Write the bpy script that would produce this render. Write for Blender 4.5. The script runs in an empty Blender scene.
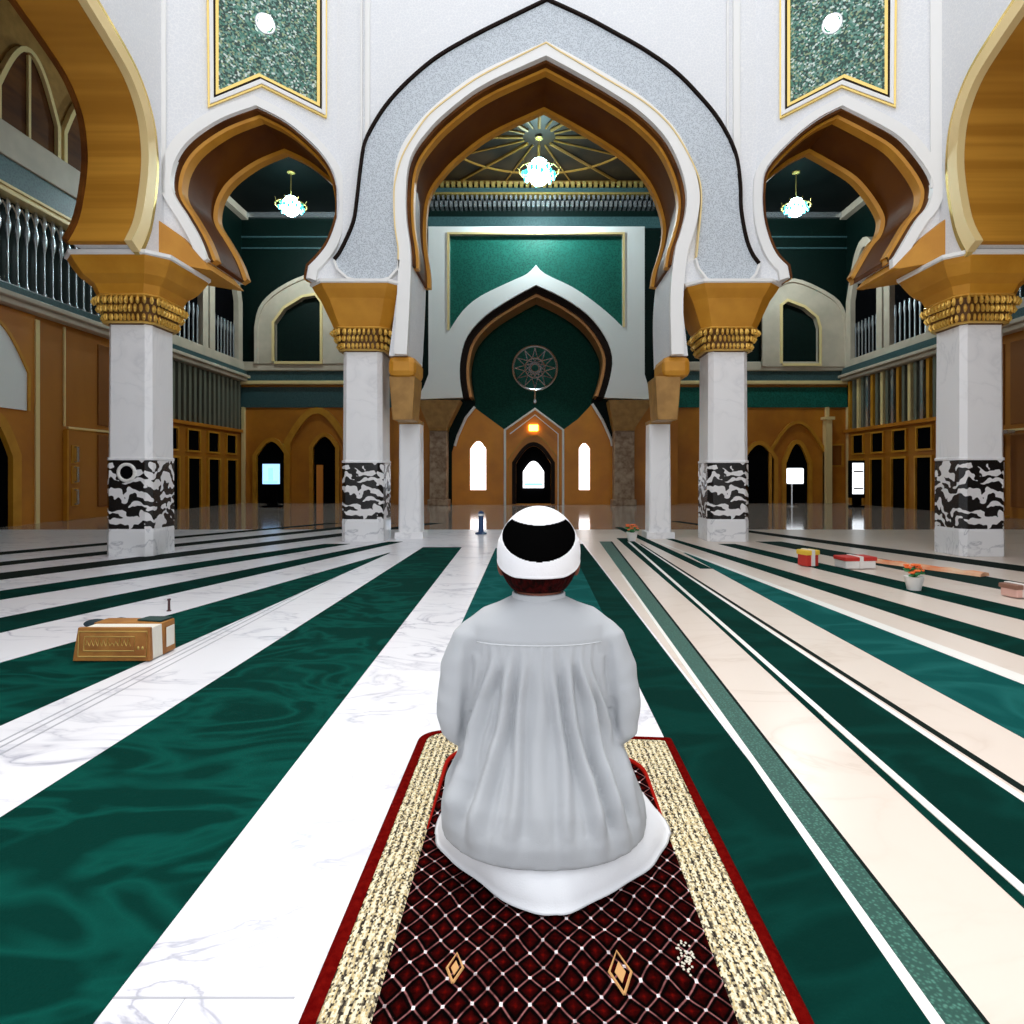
import bpy, bmesh, math, random
from mathutils import Vector, noise
from mathutils.geometry import tessellate_polygon
random.seed(7)
sc = bpy.context.scene
COL = sc.collection
PI = math.pi
F = 600.0; CX = 530.0; CY = 475.0; EYE = 1.0        # lens in pixels, vanishing point, eye height

# ---------------------------------------------------------------- mesh builder
class MB:
    def __init__(s): s.v = []; s.f = []; s.m = []
    def add(s, vs, fs, m=0):
        b = len(s.v); s.v += [tuple(v) for v in vs]
        for f in fs: s.f.append([b+i for i in f]); s.m.append(m)
        return s
    def box(s, x0, x1, y0, y1, z0, z1, m=0):
        vs = [(x, y, z) for x in (x0, x1) for y in (y0, y1) for z in (z0, z1)]
        return s.add(vs, [(0,1,3,2),(4,6,7,5),(0,4,5,1),(2,3,7,6),(0,2,6,4),(1,5,7,3)], m)
    def loft(s, secs, caps=True, m=0):
        n = len(secs[0]); vs = [p for q in secs for p in q]; fs = []
        for i in range(len(secs)-1):
            for j in range(n):
                k = (j+1) % n; fs.append((i*n+j, i*n+k, (i+1)*n+k, (i+1)*n+j))
        if caps: fs.append(tuple(range(n-1, -1, -1))); fs.append(tuple(range((len(secs)-1)*n, len(secs)*n)))
        return s.add(vs, fs, m)
    def tube(s, pts, r, n=8, m=0):
        pts = [Vector(p) for p in pts]
        if not isinstance(r, (list, tuple)): r = [r]*len(pts)
        secs = []; up = None
        for i, p in enumerate(pts):
            d = (pts[min(i+1, len(pts)-1)] - pts[max(i-1, 0)]).normalized()
            if up is None: up = Vector((0,0,1)) if abs(d.z) < .9 else Vector((1,0,0))
            a = d.cross(up)
            if a.length < 1e-4: a = d.cross(Vector((0,1,.1)))
            a.normalize(); b = a.cross(d).normalized(); up = b
            secs.append([p + (a*math.cos(t) + b*math.sin(t))*r[i] for t in [2*PI*k/n for k in range(n)]])
        return s.loft(secs, True, m)
    def ell(s, c, r, nu=24, nv=14, m=0, rx=0):
        vs = []; fs = []; cr, sr = math.cos(rx), math.sin(rx)
        def P(x, y, z): y, z = y*cr - z*sr, y*sr + z*cr; return (c[0]+x, c[1]+y, c[2]+z)
        vs.append(P(0, 0, r[2]))
        for i in range(1, nv):
            t = PI*i/nv
            for j in range(nu):
                a = 2*PI*j/nu; vs.append(P(r[0]*math.sin(t)*math.cos(a), r[1]*math.sin(t)*math.sin(a), r[2]*math.cos(t)))
        vs.append(P(0, 0, -r[2])); e = len(vs)-1
        for j in range(nu):
            k = (j+1) % nu; fs.append((0, 1+j, 1+k)); fs.append((e, 1+(nv-2)*nu+k, 1+(nv-2)*nu+j))
            for i in range(nv-2): fs.append((1+i*nu+j, 1+(i+1)*nu+j, 1+(i+1)*nu+k, 1+i*nu+k))
        return s.add(vs, fs, m)
    def lathe(s, prof, c=(0,0,0), n=16, m=0):
        return s.loft([[(c[0]+r*math.cos(2*PI*j/n), c[1]+r*math.sin(2*PI*j/n), c[2]+z) for j in range(n)] for r, z in prof], True, m)
    def octo(s, prof, c=(0,0,0), ch=.3, m=0):
        """stack of square sections with cut corners; prof = [(half width, z)]"""
        secs = []
        for h, z in prof:
            k = h*(1-ch)
            secs.append([(c[0]+x, c[1]+y, c[2]+z) for x, y in ((h,-k),(h,k),(k,h),(-k,h),(-h,k),(-h,-k),(-k,-h),(k,-h))])
        return s.loft(secs, True, m)
    def prism(s, loop, f, ext, holes=(), m=0):
        """flat shape (with holes) given in plane coordinates, mapped by f and pushed along ext"""
        loops = [list(loop)] + [list(h) for h in holes]
        tris = tessellate_polygon([[Vector((p[0], p[1], 0)) for p in l] for l in loops])
        flat = [p for l in loops for p in l]
        A = [Vector(f(*p)) for p in flat]; E = Vector(ext); Bk = [a+E for a in A]; n = len(A)
        fs = [tuple(t) for t in tris] + [tuple(n+i for i in reversed(t)) for t in tris]; o = 0
        for l in loops:
            for i in range(len(l)):
                j = (i+1) % len(l); fs.append((o+i, o+j, n+o+j, n+o+i))
            o += len(l)
        return s.add(A+Bk, fs, m)
BASE = {}
def obj(name, b, mat, parent=None, smooth=False, bevel=0, kind=None, label=None, fix=True):
    me = bpy.data.meshes.new(name)
    off = BASE.get(parent.name, Vector((0,0,0))) if parent else Vector((0,0,0))
    me.from_pydata([Vector(v)-off for v in b.v], [], b.f)
    mats = mat if isinstance(mat, (list, tuple)) else [mat]
    for q in mats: me.materials.append(q)
    if len(mats) > 1: me.polygons.foreach_set('material_index', b.m)
    if fix:
        bm = bmesh.new(); bm.from_mesh(me); bmesh.ops.recalc_face_normals(bm, faces=bm.faces); bm.to_mesh(me); bm.free()
    if smooth:
        me.shade_smooth()
        if smooth != 'all': me.set_sharp_from_angle(angle=math.radians(40))
    me.update()
    o = bpy.data.objects.new(name, me); COL.objects.link(o)
    if parent: o.parent = parent; BASE[o.name] = off
    if bevel:
        q = o.modifiers.new('bevel', 'BEVEL'); q.width = bevel; q.segments = 2; q.limit_method = 'ANGLE'
    if kind: o['kind'] = kind
    if label: o['label'] = label
    return o
def thing(name, label, cat, loc=(0,0,0), group=None):
    o = bpy.data.objects.new(name, None); COL.objects.link(o); o.location = loc; o.empty_display_size = .1
    BASE[o.name] = Vector(loc); o['label'] = label; o['category'] = cat
    if group: o['group'] = group
    return o
def tag(o, label, cat, group=None):
    o['label'] = label; o['category'] = cat
    if group: o['group'] = group
    return o
def struct(name, b, mat, **k): return obj(name, b, mat, kind='structure', **k)
def dup(root, loc, label=None, scale=None, rotz=None):
    r = root.copy(); COL.objects.link(r); r.location = loc
    if label: r['label'] = label
    if scale: r.scale = scale
    if rotz is not None: r.rotation_euler.z = rotz
    def rec(a, b):
        for ch in a.children:
            c = ch.copy(); COL.objects.link(c); c.parent = b; rec(ch, c)
    for ch in list(root.children):
        c = ch.copy(); COL.objects.link(c); c.parent = r
        for g in list(ch.children):
            d = g.copy(); COL.objects.link(d); d.parent = c
    return r

# ---------------------------------------------------------------- planes of the building
class Plane:
    """upright plane through A with unit direction t; uz() measures a photographed point on it in metres"""
    def __init__(s, A, B, n):
        s.A = Vector(A); d = Vector(B)-s.A; s.L = d.length; s.t = d.normalized(); s.n = Vector(n).normalized()
    def uz(s, px, py):
        k = (px-CX)/F
        # A.x + u t.x = k (A.y + u t.y)
        u = (k*s.A.y - s.A.x)/(s.t.x - k*s.t.y); Y = s.A.y + u*s.t.y
        return (u, EYE + (CY-py)*Y/F)
    def pos(s, d=0): return lambda u, z: (s.A.x+u*s.t.x+d*s.n.x, s.A.y+u*s.t.y+d*s.n.y, z)
    def pts(s, l): return [s.uz(*p) for p in l]
def smooth_line(p, sub=5, sharp=()):
    """Catmull-Rom through the points; indexes in sharp keep their corner"""
    out = []; n = len(p); cuts = [0]+sorted(sharp)+[n-1]
    for a, b in zip(cuts[:-1], cuts[1:]):
        seg = p[a:b+1]
        for i in range(len(seg)-1):
            p0 = seg[i-1] if i else seg[i]; p1 = seg[i]; p2 = seg[i+1]; p3 = seg[i+2] if i+2 < len(seg) else seg[i+1]
            for k in range(sub):
                t = k/sub
                out.append(tuple(.5*(2*p1[c]+(p2[c]-p0[c])*t+(2*p0[c]-5*p1[c]+4*p2[c]-p3[c])*t*t+(3*p1[c]-p0[c]-3*p2[c]+p3[c])*t**3) for c in (0,1)))
    out.append(tuple(p[-1])); return out
def offset(line, d):
    out = []; n = len(line)
    for i in range(n):
        def nrm(a, b):
            dx, dy = b[0]-a[0], b[1]-a[1]; l = math.hypot(dx, dy) or 1; return (-dy/l, dx/l)
        n1 = nrm(line[max(i-1,0)], line[max(i,1)]) ; n2 = nrm(line[min(i,n-2)], line[min(i+1,n-1)])
        nx, ny = n1[0]+n2[0], n1[1]+n2[1]; l = math.hypot(nx, ny) or 1; nx /= l; ny /= l
        c = max(.5, nx*n1[0]+ny*n1[1]); out.append((line[i][0]+nx*d/c, line[i][1]+ny*d/c))
    return out
def strip(mb, a, b, f, ext, m=0):
    """closed band between two equally long lines, with thickness ext"""
    E = Vector(ext); n = len(a)
    A = [Vector(f(*p)) for p in a]; Bq = [Vector(f(*p)) for p in b]
    secs = [[A[i], Bq[i], Bq[i]+E, A[i]+E] for i in range(n)]
    return mb.loft(secs, True, m)
def floor_pt(px, py, z=0): Y = F*(EYE-z)/(py-CY); return ((px-CX)*Y/F, Y)

# ---------------------------------------------------------------- materials
def mat(name, col, rough=.5, metal=0, col2=None, scale=5, detail=4, kind='noise', lo=.35, hi=.65, bump=0, bscale=None, emit=0, ecol=None, stretch=None, spec=.5, coat=0, distort=0, sheen=0):
    m = bpy.data.materials.new(name); m.use_nodes = True; nt = m.node_tree; N = nt.nodes; L = nt.links
    p = N['Principled BSDF']; p.inputs['Base Color'].default_value = (*col, 1); p.inputs['Roughness'].default_value = rough
    p.inputs['Metallic'].default_value = metal; p.inputs['Specular IOR Level'].default_value = spec; p.inputs['Coat Weight'].default_value = coat
    if sheen: p.inputs['Sheen Weight'].default_value = sheen
    if emit: p.inputs['Emission Color'].default_value = (*(ecol or col), 1); p.inputs['Emission Strength'].default_value = emit
    tc = N.new('ShaderNodeTexCoord'); mp = N.new('ShaderNodeMapping'); L.new(tc.outputs['Object'], mp.inputs[0])
    if stretch: mp.inputs['Scale'].default_value = stretch
    def tex(sc_, k):
        if k == 'noise':
            t = N.new('ShaderNodeTexNoise'); t.inputs['Scale'].default_value = sc_; t.inputs['Detail'].default_value = detail; t.inputs['Distortion'].default_value = distort
            L.new(mp.outputs[0], t.inputs['Vector']); return t.outputs['Fac']
        if k == 'wave':
            t = N.new('ShaderNodeTexWave'); t.inputs['Scale'].default_value = sc_; t.inputs['Distortion'].default_value = distort; t.inputs['Detail'].default_value = detail; t.inputs['Detail Scale'].default_value = 1.2
            t.bands_direction = 'DIAGONAL' if stretch is None else 'Z'
            L.new(mp.outputs[0], t.inputs['Vector']); return t.outputs['Fac']
        t = N.new('ShaderNodeTexVoronoi'); t.inputs['Scale'].default_value = sc_
        if k == 'edge': t.feature = 'DISTANCE_TO_EDGE'
        L.new(mp.outputs[0], t.inputs['Vector']); return t.outputs['Distance']
    if col2:
        r = N.new('ShaderNodeValToRGB'); r.color_ramp.elements[0].position = lo; r.color_ramp.elements[1].position = hi
        r.color_ramp.elements[0].color = (*col, 1); r.color_ramp.elements[1].color = (*col2, 1)
        L.new(tex(scale, kind), r.inputs[0]); L.new(r.outputs[0], p.inputs['Base Color'])
    if bump:
        b = N.new('ShaderNodeBump'); b.inputs['Strength'].default_value = bump; b.inputs['Distance'].default_value = .02
        L.new(tex(bscale or scale, kind if kind != 'wave' else 'noise'), b.inputs['Height']); L.new(b.outputs[0], p.inputs['Normal'])
    return m
def nodes(m): return m.node_tree, m.node_tree.nodes, m.node_tree.links, m.node_tree.nodes['Principled BSDF']
def math_n(N, L, op, a, b=None, c=None):
    t = N.new('ShaderNodeMath'); t.operation = op
    for i, x in enumerate((a, b, c)):
        if x is None: continue
        if isinstance(x, (int, float)): t.inputs[i].default_value = x
        else: L.new(x, t.inputs[i])
    return t.outputs[0]
def marble(name, base, vein, rough=.12, scale=1.6, joints=False, amt=1.0):
    m = mat(name, base, rough, spec=.5); nt, N, L, p = nodes(m)
    tc = N.new('ShaderNodeTexCoord'); mp = N.new('ShaderNodeMapping'); mp.inputs['Rotation'].default_value = (0,0,.6); mp.inputs['Scale'].default_value = (1,2.2,1)
    L.new(tc.outputs['Object'], mp.inputs[0])
    n1 = N.new('ShaderNodeTexNoise'); n1.inputs['Scale'].default_value = scale; n1.inputs['Detail'].default_value = 9; n1.inputs['Distortion'].default_value = 1.4
    L.new(mp.outputs[0], n1.inputs['Vector'])
    v = math_n(N, L, 'ABSOLUTE', math_n(N, L, 'SUBTRACT', n1.outputs['Fac'], .5))
    r = N.new('ShaderNodeValToRGB'); e = r.color_ramp.elements; e[0].position = 0; e[0].color = (*vein, 1); e[1].position = .045; e[1].color = (*base, 1)
    k = e.new(.012); k.color = tuple(.45*a+.55*b for a, b in zip(vein, base))+(1,)
    L.new(v, r.inputs[0])
    n2 = N.new('ShaderNodeTexNoise'); n2.inputs['Scale'].default_value = scale*.7; n2.inputs['Detail'].default_value = 3; L.new(mp.outputs[0], n2.inputs['Vector'])
    r2 = N.new('ShaderNodeValToRGB'); r2.color_ramp.elements[0].position = .4; r2.color_ramp.elements[1].position = .62
    r2.color_ramp.elements[0].color = (0,0,0,1); r2.color_ramp.elements[1].color = (amt,)*3+(1,); L.new(n2.outputs['Fac'], r2.inputs[0])
    mx = N.new('ShaderNodeMix'); mx.data_type = 'RGBA'; mx.inputs[6].default_value = (*base, 1); L.new(r2.outputs[0], mx.inputs[0]); L.new(r.outputs[0], mx.inputs[7])
    L.new(mx.outputs[2], p.inputs['Base Color'])
    return m

M = {}
M['wall'] = mat('white_plaster', (.90,.90,.905), .45, col2=(.80,.81,.835), scale=22, kind='edge', lo=.0, hi=.09, bump=.12)
M['white'] = mat('white_moulding', (.88,.87,.85), .35)
M['band'] = mat('grey_mosaic', (.30,.34,.39), .4, col2=(.62,.67,.72), scale=55, kind='voro', lo=.1, hi=.6, bump=.3)
M['bronze'] = mat('dark_bronze', (.014,.007,.005), .6, 0, spec=.1)
M['gold'] = mat('gold_leaf', (.52,.215,.010), .5, .1, col2=(.62,.28,.02), scale=3)
M['goldtrim'] = mat('bright_gold', (.85,.62,.20), .25, .7)
M['cream'] = mat('cream_moulding', (.84,.64,.30), .35, .1)
M['wood'] = mat('planked_wood', (.40,.17,.015), .5, .0, col2=(.56,.26,.03), scale=2.4, kind='noise', lo=.38, hi=.62, stretch=(.08,.03,3.2), detail=3, spec=.3)
M['darkwood'] = mat('dark_wood', (.07,.020,.003), .6, 0, col2=(.15,.05,.007), scale=2, stretch=(.4,.4,1.5), spec=.15)
M['brown'] = mat('brown_panelling', (.36,.12,.006), .5, 0, col2=(.42,.15,.010), scale=1.3, stretch=(1,1,.3))
M['brown2'] = mat('deep_brown_panelling', (.22,.068,.005), .5, 0, col2=(.27,.085,.007), scale=1.3, stretch=(1,1,.3))
M['goldwall'] = mat('ochre_wall', (.56,.20,.012), .45, 0, col2=(.42,.135,.008), scale=1.1)
M['carved'] = mat('carved_gold', (.80,.50,.10), .3, .5)
M['carvedbg'] = mat('carved_ground', (.13,.055,.008), .5, .2)
M['green'] = mat('green_tile', (.003,.060,.045), .5, col2=(.010,.13,.095), scale=20, kind='voro', lo=.1, hi=.7, spec=.2)
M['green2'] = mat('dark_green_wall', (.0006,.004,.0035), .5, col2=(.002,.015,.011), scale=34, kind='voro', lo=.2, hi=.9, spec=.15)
M['teal'] = mat('teal_band', (.012,.045,.05), .4, col2=(.045,.10,.105), scale=25, kind='voro', lo=.1, hi=.6)
M['beige'] = mat('beige_stone', (.60,.50,.39), .5, col2=(.50,.42,.32), scale=2)
M['black'] = mat('dark_opening', (.003,.003,.0035), 1, spec=0)
M['slat'] = mat('grey_green_slat', (.15,.15,.11), .4)
M['silver'] = mat('pale_metal', (.62,.65,.68), .25, .8)
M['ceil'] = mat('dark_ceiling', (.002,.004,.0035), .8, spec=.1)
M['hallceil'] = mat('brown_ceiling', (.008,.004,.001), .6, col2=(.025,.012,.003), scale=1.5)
M['stonepil'] = mat('brown_stone', (.20,.11,.055), .5, col2=(.42,.30,.20), scale=6)
M['marble'] = marble('white_marble', (.80,.79,.825), (.36,.36,.43), .28, amt=.95)
M['marblecol'] = marble('column_marble', (.88,.87,.875), (.66,.66,.68), .35, 1.2, amt=.7)
M['marblebase'] = marble('base_marble', (.85,.85,.86), (.45,.46,.5), .12, 2.5)
M['beigefl'] = marble('beige_marble', (.70,.605,.53), (.56,.45,.37), .28, .8, amt=.6)
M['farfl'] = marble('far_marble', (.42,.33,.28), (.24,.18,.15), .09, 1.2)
M['joint'] = mat('grey_joint', (.40,.40,.44), .4)
M['whiteline'] = mat('white_inlay', (.84,.82,.78), .3)
M['darkline'] = mat('dark_inlay', (.004,.010,.008), .85, spec=.08)
M['mint'] = mat('mint_inlay', (.06,.20,.15), .5, col2=(.004,.055,.04), scale=110, kind='voro', lo=.1, hi=.5)
def carpet(name, a, b, sc_=1.6):
    m = mat(name, a, .95, spec=.04); nt, N, L, p = nodes(m)
    tc = N.new('ShaderNodeTexCoord'); mp = N.new('ShaderNodeMapping'); mp.inputs['Scale'].default_value = (1,1.7,1); mp.inputs['Rotation'].default_value = (0,0,.5); L.new(tc.outputs['Object'], mp.inputs[0])
    n1 = N.new('ShaderNodeTexNoise'); n1.inputs['Scale'].default_value = sc_; n1.inputs['Detail'].default_value = 2.5; n1.inputs['Distortion'].default_value = 1.6; L.new(mp.outputs[0], n1.inputs['Vector'])
    v = math_n(N, L, 'ABSOLUTE', math_n(N, L, 'SUBTRACT', n1.outputs['Fac'], .5))
    r = N.new('ShaderNodeValToRGB'); e = r.color_ramp.elements; e[0].position = 0; e[0].color = (*b, 1); e[1].position = .09; e[1].color = (*a, 1); L.new(v, r.inputs[0])
    n2 = N.new('ShaderNodeTexNoise'); n2.inputs['Scale'].default_value = 160; L.new(tc.outputs['Object'], n2.inputs['Vector'])
    bp = N.new('ShaderNodeBump'); bp.inputs['Strength'].default_value = .5; bp.inputs['Distance'].default_value = .004; L.new(n2.outputs['Fac'], bp.inputs['Height']); L.new(bp.outputs[0], p.inputs['Normal'])
    L.new(r.outputs[0], p.inputs['Base Color']); return m
M['carpet'] = carpet('green_carpet', (.0004,.027,.020), (.0015,.056,.042))
M['carpetd'] = carpet('deep_green_carpet', (.0005,.020,.015), (.001,.030,.023), .9)
M['carpett'] = carpet('teal_carpet', (.003,.060,.055), (.008,.09,.082), .9)
M['carpetk'] = mat('black_green_carpet', (.004,.022,.018), .9, spec=.1)
def script_mat():                                   # black and white flowing brush pattern on the column bands
    m = mat('black_white_script', (0,0,0), .25); nt, N, L, p = nodes(m)
    tc = N.new('ShaderNodeTexCoord')
    n = N.new('ShaderNodeTexNoise'); n.inputs['Scale'].default_value = 3.2; n.inputs['Detail'].default_value = 2; L.new(tc.outputs['Object'], n.inputs['Vector'])
    sx = N.new('ShaderNodeSeparateXYZ'); L.new(tc.outputs['Object'], sx.inputs[0])
    s = math_n(N, L, 'ADD', math_n(N, L, 'MULTIPLY', sx.outputs[2], 36), math_n(N, L, 'MULTIPLY', n.outputs['Fac'], 24))
    w = math_n(N, L, 'MULTIPLY', math_n(N, L, 'SINE', math_n(N, L, 'MULTIPLY', math_n(N, L, 'ADD', sx.outputs[0], sx.outputs[1]), 15)), 1.6)
    t = math_n(N, L, 'SINE', math_n(N, L, 'ADD', s, w))
    n2 = N.new('ShaderNodeTexNoise'); n2.inputs['Scale'].default_value = 9; n2.inputs['Detail'].default_value = 1; L.new(tc.outputs['Object'], n2.inputs['Vector'])
    q = math_n(N, L, 'ADD', t, math_n(N, L, 'MULTIPLY', math_n(N, L, 'SUBTRACT', n2.outputs['Fac'], .53), 6.5))
    r = N.new('ShaderNodeValToRGB'); e = r.color_ramp.elements; e[0].position = .47; e[0].color = (.008,.007,.007,1); e[1].position = .53; e[1].color = (.82,.80,.80,1)
    L.new(math_n(N, L, 'ADD', math_n(N, L, 'MULTIPLY', q, .5), .5), r.inputs[0]); L.new(r.outputs[0], p.inputs['Base Color']); return m
M['script'] = script_mat()
def mosaic():
    m = mat('glass_mosaic', (0,0,0), .25); nt, N, L, p = nodes(m)
    tc = N.new('ShaderNodeTexCoord'); v = N.new('ShaderNodeTexVoronoi'); v.inputs['Scale'].default_value = 42; L.new(tc.outputs['Object'], v.inputs['Vector'])
    sp = N.new('ShaderNodeSeparateColor'); L.new(v.outputs['Color'], sp.inputs[0])
    r = N.new('ShaderNodeValToRGB'); r.color_ramp.interpolation = 'CONSTANT'; e = r.color_ramp.elements
    e[0].position = 0; e[0].color = (.01,.06,.045,1); e[1].position = .3; e[1].color = (.05,.20,.14,1)
    for q, c in ((.5,(.14,.30,.24,1)),(.68,(.28,.36,.20,1)),(.8,(.02,.04,.03,1)),(.9,(.62,.72,.66,1))): k = e.new(q); k.color = c
    L.new(sp.outputs[0], r.inputs[0]); L.new(r.outputs[0], p.inputs['Base Color']); return m
M['mosaic'] = mosaic()
M['lampglow'] = mat('lamp_glow', (1,1,1), .5, emit=25, ecol=(.55,.93,1))
M['daylight'] = mat('lit_window', (1,1,1), .5, emit=2.2, ecol=(.95,.97,1))
M['amberlamp'] = mat('amber_light', (1,.6,.1), .5, emit=5, ecol=(1,.55,.08))
M['orangelit'] = mat('orange_panel', (.75,.25,.03), .5)
M['blueish'] = mat('pale_blue_screen', (.5,.7,1), .4, emit=1.0, ecol=(.35,.62,1))
M['screen'] = mat('lit_screen', (.9,.95,1), .4, emit=1.2, ecol=(.88,.94,1))
M['bluescreen'] = mat('blue_lit_screen', (.4,.65,.95), .4, emit=1.1, ecol=(.25,.55,.95))
WORLD = 1.0; SUN = 1.5; EXPO = 0.6; LAMP = 340
# ---------------------------------------------------------------- camera, sky, exposure
cam_d = bpy.data.cameras.new('camera'); cam = bpy.data.objects.new('camera', cam_d); COL.objects.link(cam)
cam.location = (0,0,EYE); cam.rotation_euler = (PI/2,0,0); cam_d.sensor_width = 36; cam_d.lens = 36*F/1024
cam_d.shift_x = -(CX-512)/1024; cam_d.shift_y = -(512-CY)/1024; cam_d.clip_start = .02; sc.camera = cam
W = bpy.data.worlds.new('daylight'); sc.world = W; W.use_nodes = True
bg = W.node_tree.nodes['Background']; bg.inputs[0].default_value = (.93,.96,1,1); bg.inputs[1].default_value = WORLD
sl = bpy.data.lights.new('added_key_sun', 'SUN'); sl.energy = SUN; sl.angle = math.radians(28); sl.color = (1,.97,.93); so = bpy.data.objects.new('added_key_sun', sl); COL.objects.link(so); so.location = (0,3,14); so.rotation_euler = (math.radians(-17), math.radians(-6), 0)  # added soft key from above for robe contrast; no skylight is known
vs = sc.view_settings; vs.view_transform = 'Standard'; vs.look = 'None'; vs.exposure = EXPO; vs.gamma = 1; vs.use_curve_mapping = False

TOP = 11.4; CAPZ = 3.8
XL, XR, YB = -10.3, 11.3, 21.4
# ---------------------------------------------------------------- floor
b = MB(); b.box(XL, .78, -4, 11.0, -.2, 0, 0); b.box(.78, XR, -4, 11.0, -.2, 0, 1); b.box(XL, XR, 11.0, YB+1, -.2, 0, 2)
struct('floor', b, [M['marble'], M['beigefl'], M['farfl']])
b = MB(); b.box(-.84, -.45, 1.145, 1.150, 0, .0006); b.box(-.66,-.658,.8,1.147,0,.0006)
struct('trim_1', b, M['joint'])
b = MB()                                             # thin grey lines inlaid along the second marble strip on the left
for x in (-1.90,-1.95,-1.99): b.box(x, x+.009, 1.2, 7, 0, .0012)
struct('trim_2', b, M['joint'])

def lane(p0, p1, q0, q1, h):
    """strip between two straight floor lines, each given by its near and far end (x, y)"""
    b = MB(); A = [p0, p1, q1, q0]
    return b.loft([[(x, y, 0) for x, y in A], [(x, y, h) for x, y in A]])
def lane_px(a0, a1, c0, c1, h, near=None, far=None):
    h = h*.5
    pts = [floor_pt(*p) for p in (a0, a1, c0, c1)]
    def ext(p, q, Y): t = (Y-p[1])/(q[1]-p[1]); return (p[0]+t*(q[0]-p[0]), Y)
    n = near or min(pts[0][1], pts[2][1]); f = far or max(pts[1][1], pts[3][1])
    w = lambda Y: ext(pts[2], pts[3], Y)[0]-ext(pts[0], pts[1], Y)[0]
    while abs(w(f)) < .02 or w(f)*w(n) < 0: f -= .1
    return lane(ext(pts[0], pts[1], n), ext(pts[0], pts[1], f), ext(pts[2], pts[3], n), ext(pts[2], pts[3], f), h)
n_trim = [3]
def trim0(m, *a, h=.0012, **k):
    struct('trim_%d' % n_trim[0], lane_px(*a, h, **k), m); n_trim[0] += 1
def runner(label, m, *a, h=.004, group='green carpet strips', **k):
    return tag(obj('carpet_runner', lane_px(*a, h, **k), m), label, 'carpet', None)
runner('broad mottled green carpet strip left of the marble lane beside the seated man', M['carpet'], (0,818),(300,626), (93,1024),(400,627), near=.8, far=8.3)
runner('green carpet strip on which the thick gold-brown book stands', M['carpet'], (0,663),(300,578), (0,726),(300,593), near=1.2, far=8.6)
runner('narrow green carpet strip running up behind the thick gold-brown book', M['carpetd'], (0,618),(300,559), (0,633),(300,565), near=2.2, far=9)
runner('dark green carpet strip, fourth one left of the seated man', M['carpetd'], (0,591),(300,547.5), (0,600),(300,552), near=2.6, far=8.7)
for (l0, l1, r0, r1, lab) in (((0,573),(300,538),(0,580),(300,541.5),'nearest of the three thin blackish stripes left of the left front column'),
                              ((0,562),(300,531),(0,566),(300,533.5),'middle one of the three thin blackish stripes left of the left front column'),
                              ((0,552),(300,525.5),(0,555),(300,527),'farthest of the three thin blackish stripes left of the left front column')):
    trim0(M['darkline'], l0, l1, r0, r1, near=3.2, far=12.5)
tag(obj('carpet_runner', lane((-.46,3.55),(-.47,8.2),(.57,3.55),(.56,8.2),.002), M['carpett']), 'teal carpet panel directly in front of the seated man', 'carpet')
tag(obj('carpet_runner', lane((.50,.8),(.56,8.7),(.765,.8),(.765,8.7),.0026), M['carpetd']), 'deep green carpet strip touching the right edge of the patterned prayer rug', 'carpet')
runner('deep green carpet strip between the two broad beige marble lanes on the right', M['carpetd'], (1024,890),(724,603+28), (1024,803),(724,601.6), near=1.2, far=9.5)
runner('faded teal carpet strip beyond the second beige marble lane on the right', M['carpett'], (1024,738.6),(724,575), (1024,685),(724,568), near=1.9, far=10)
runner('narrow green carpet strip on the right, just beyond the faded teal one', M['carpetd'], (1024,657),(724,558), (1024,640),(724,553.5), near=2.8, far=10.5)
runner('thin green carpet strip on which the white flowered bowl stands', M['carpetd'], (1024,620.6),(724,545.5), (1024,609),(724,541.5), near=3.4, far=8.7)
runner('thin dark green carpet strip on which the red-topped white box stands', M['carpetk'], (1024,594),(724,535.5), (1024,583),(724,532), near=4.0, far=9)
trim0(M['darkline'], (1024,572),(724,529), (1024,566),(724,527), near=5, far=13)
runner('small blackish green carpet strip running to the foot of the rear right column', M['carpetd'], (703,570),(600,520), (715,570),(606,520), near=6.4, far=11.5)
# inlaid lines of the right-hand floor
def inlay(m, a0, a1, c0, c1, h=.0055, **k):
    struct('trim_%d' % n_trim[0], lane_px(a0, a1, c0, c1, h, **k), m); n_trim[0] += 1
inlay(M['whiteline'], (930,1024),(724,724.5), (944,1024),(730,724.5), h=.0066, near=.8, far=9)
inlay(M['mint'], (944,1024),(730,724.5), (984,1024),(752,724.5), near=.8, far=9)
inlay(M['goldtrim'], (966,1024),(742,724.5), (969,1024),(743.2,724.5), h=.0066, near=.8, far=9)
inlay(M['darkline'], (984,1024),(752,724.5), (989,1024),(755,724.5), h=.0066, near=.8, far=9)
inlay(M['carpetd'], (1024,908.6),(724,632), (1024,897),(724,629), h=.0058, near=1.2, far=9)
inlay(M['whiteline'], (1024,896),(724,628), (1024,886),(724,624), h=.0066, near=1.2, far=9)
inlay(M['whiteline'], (1024,803),(724,601.6), (1024,797),(724,599.5), h=.0066, near=1.4, far=9)
inlay(M['darkline'], (1024,793),(724,598.5), (1024,787),(724,596.5), h=.0066, near=1.4, far=9)
inlay(M['darkline'], (1024,741.5),(724,576), (1024,739.5),(724,575.3), h=.0066, near=1.9, far=9)
inlay(M['whiteline'], (1024,685),(724,568), (1024,676),(724,566), h=.0066, near=2.2, far=10)

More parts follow.
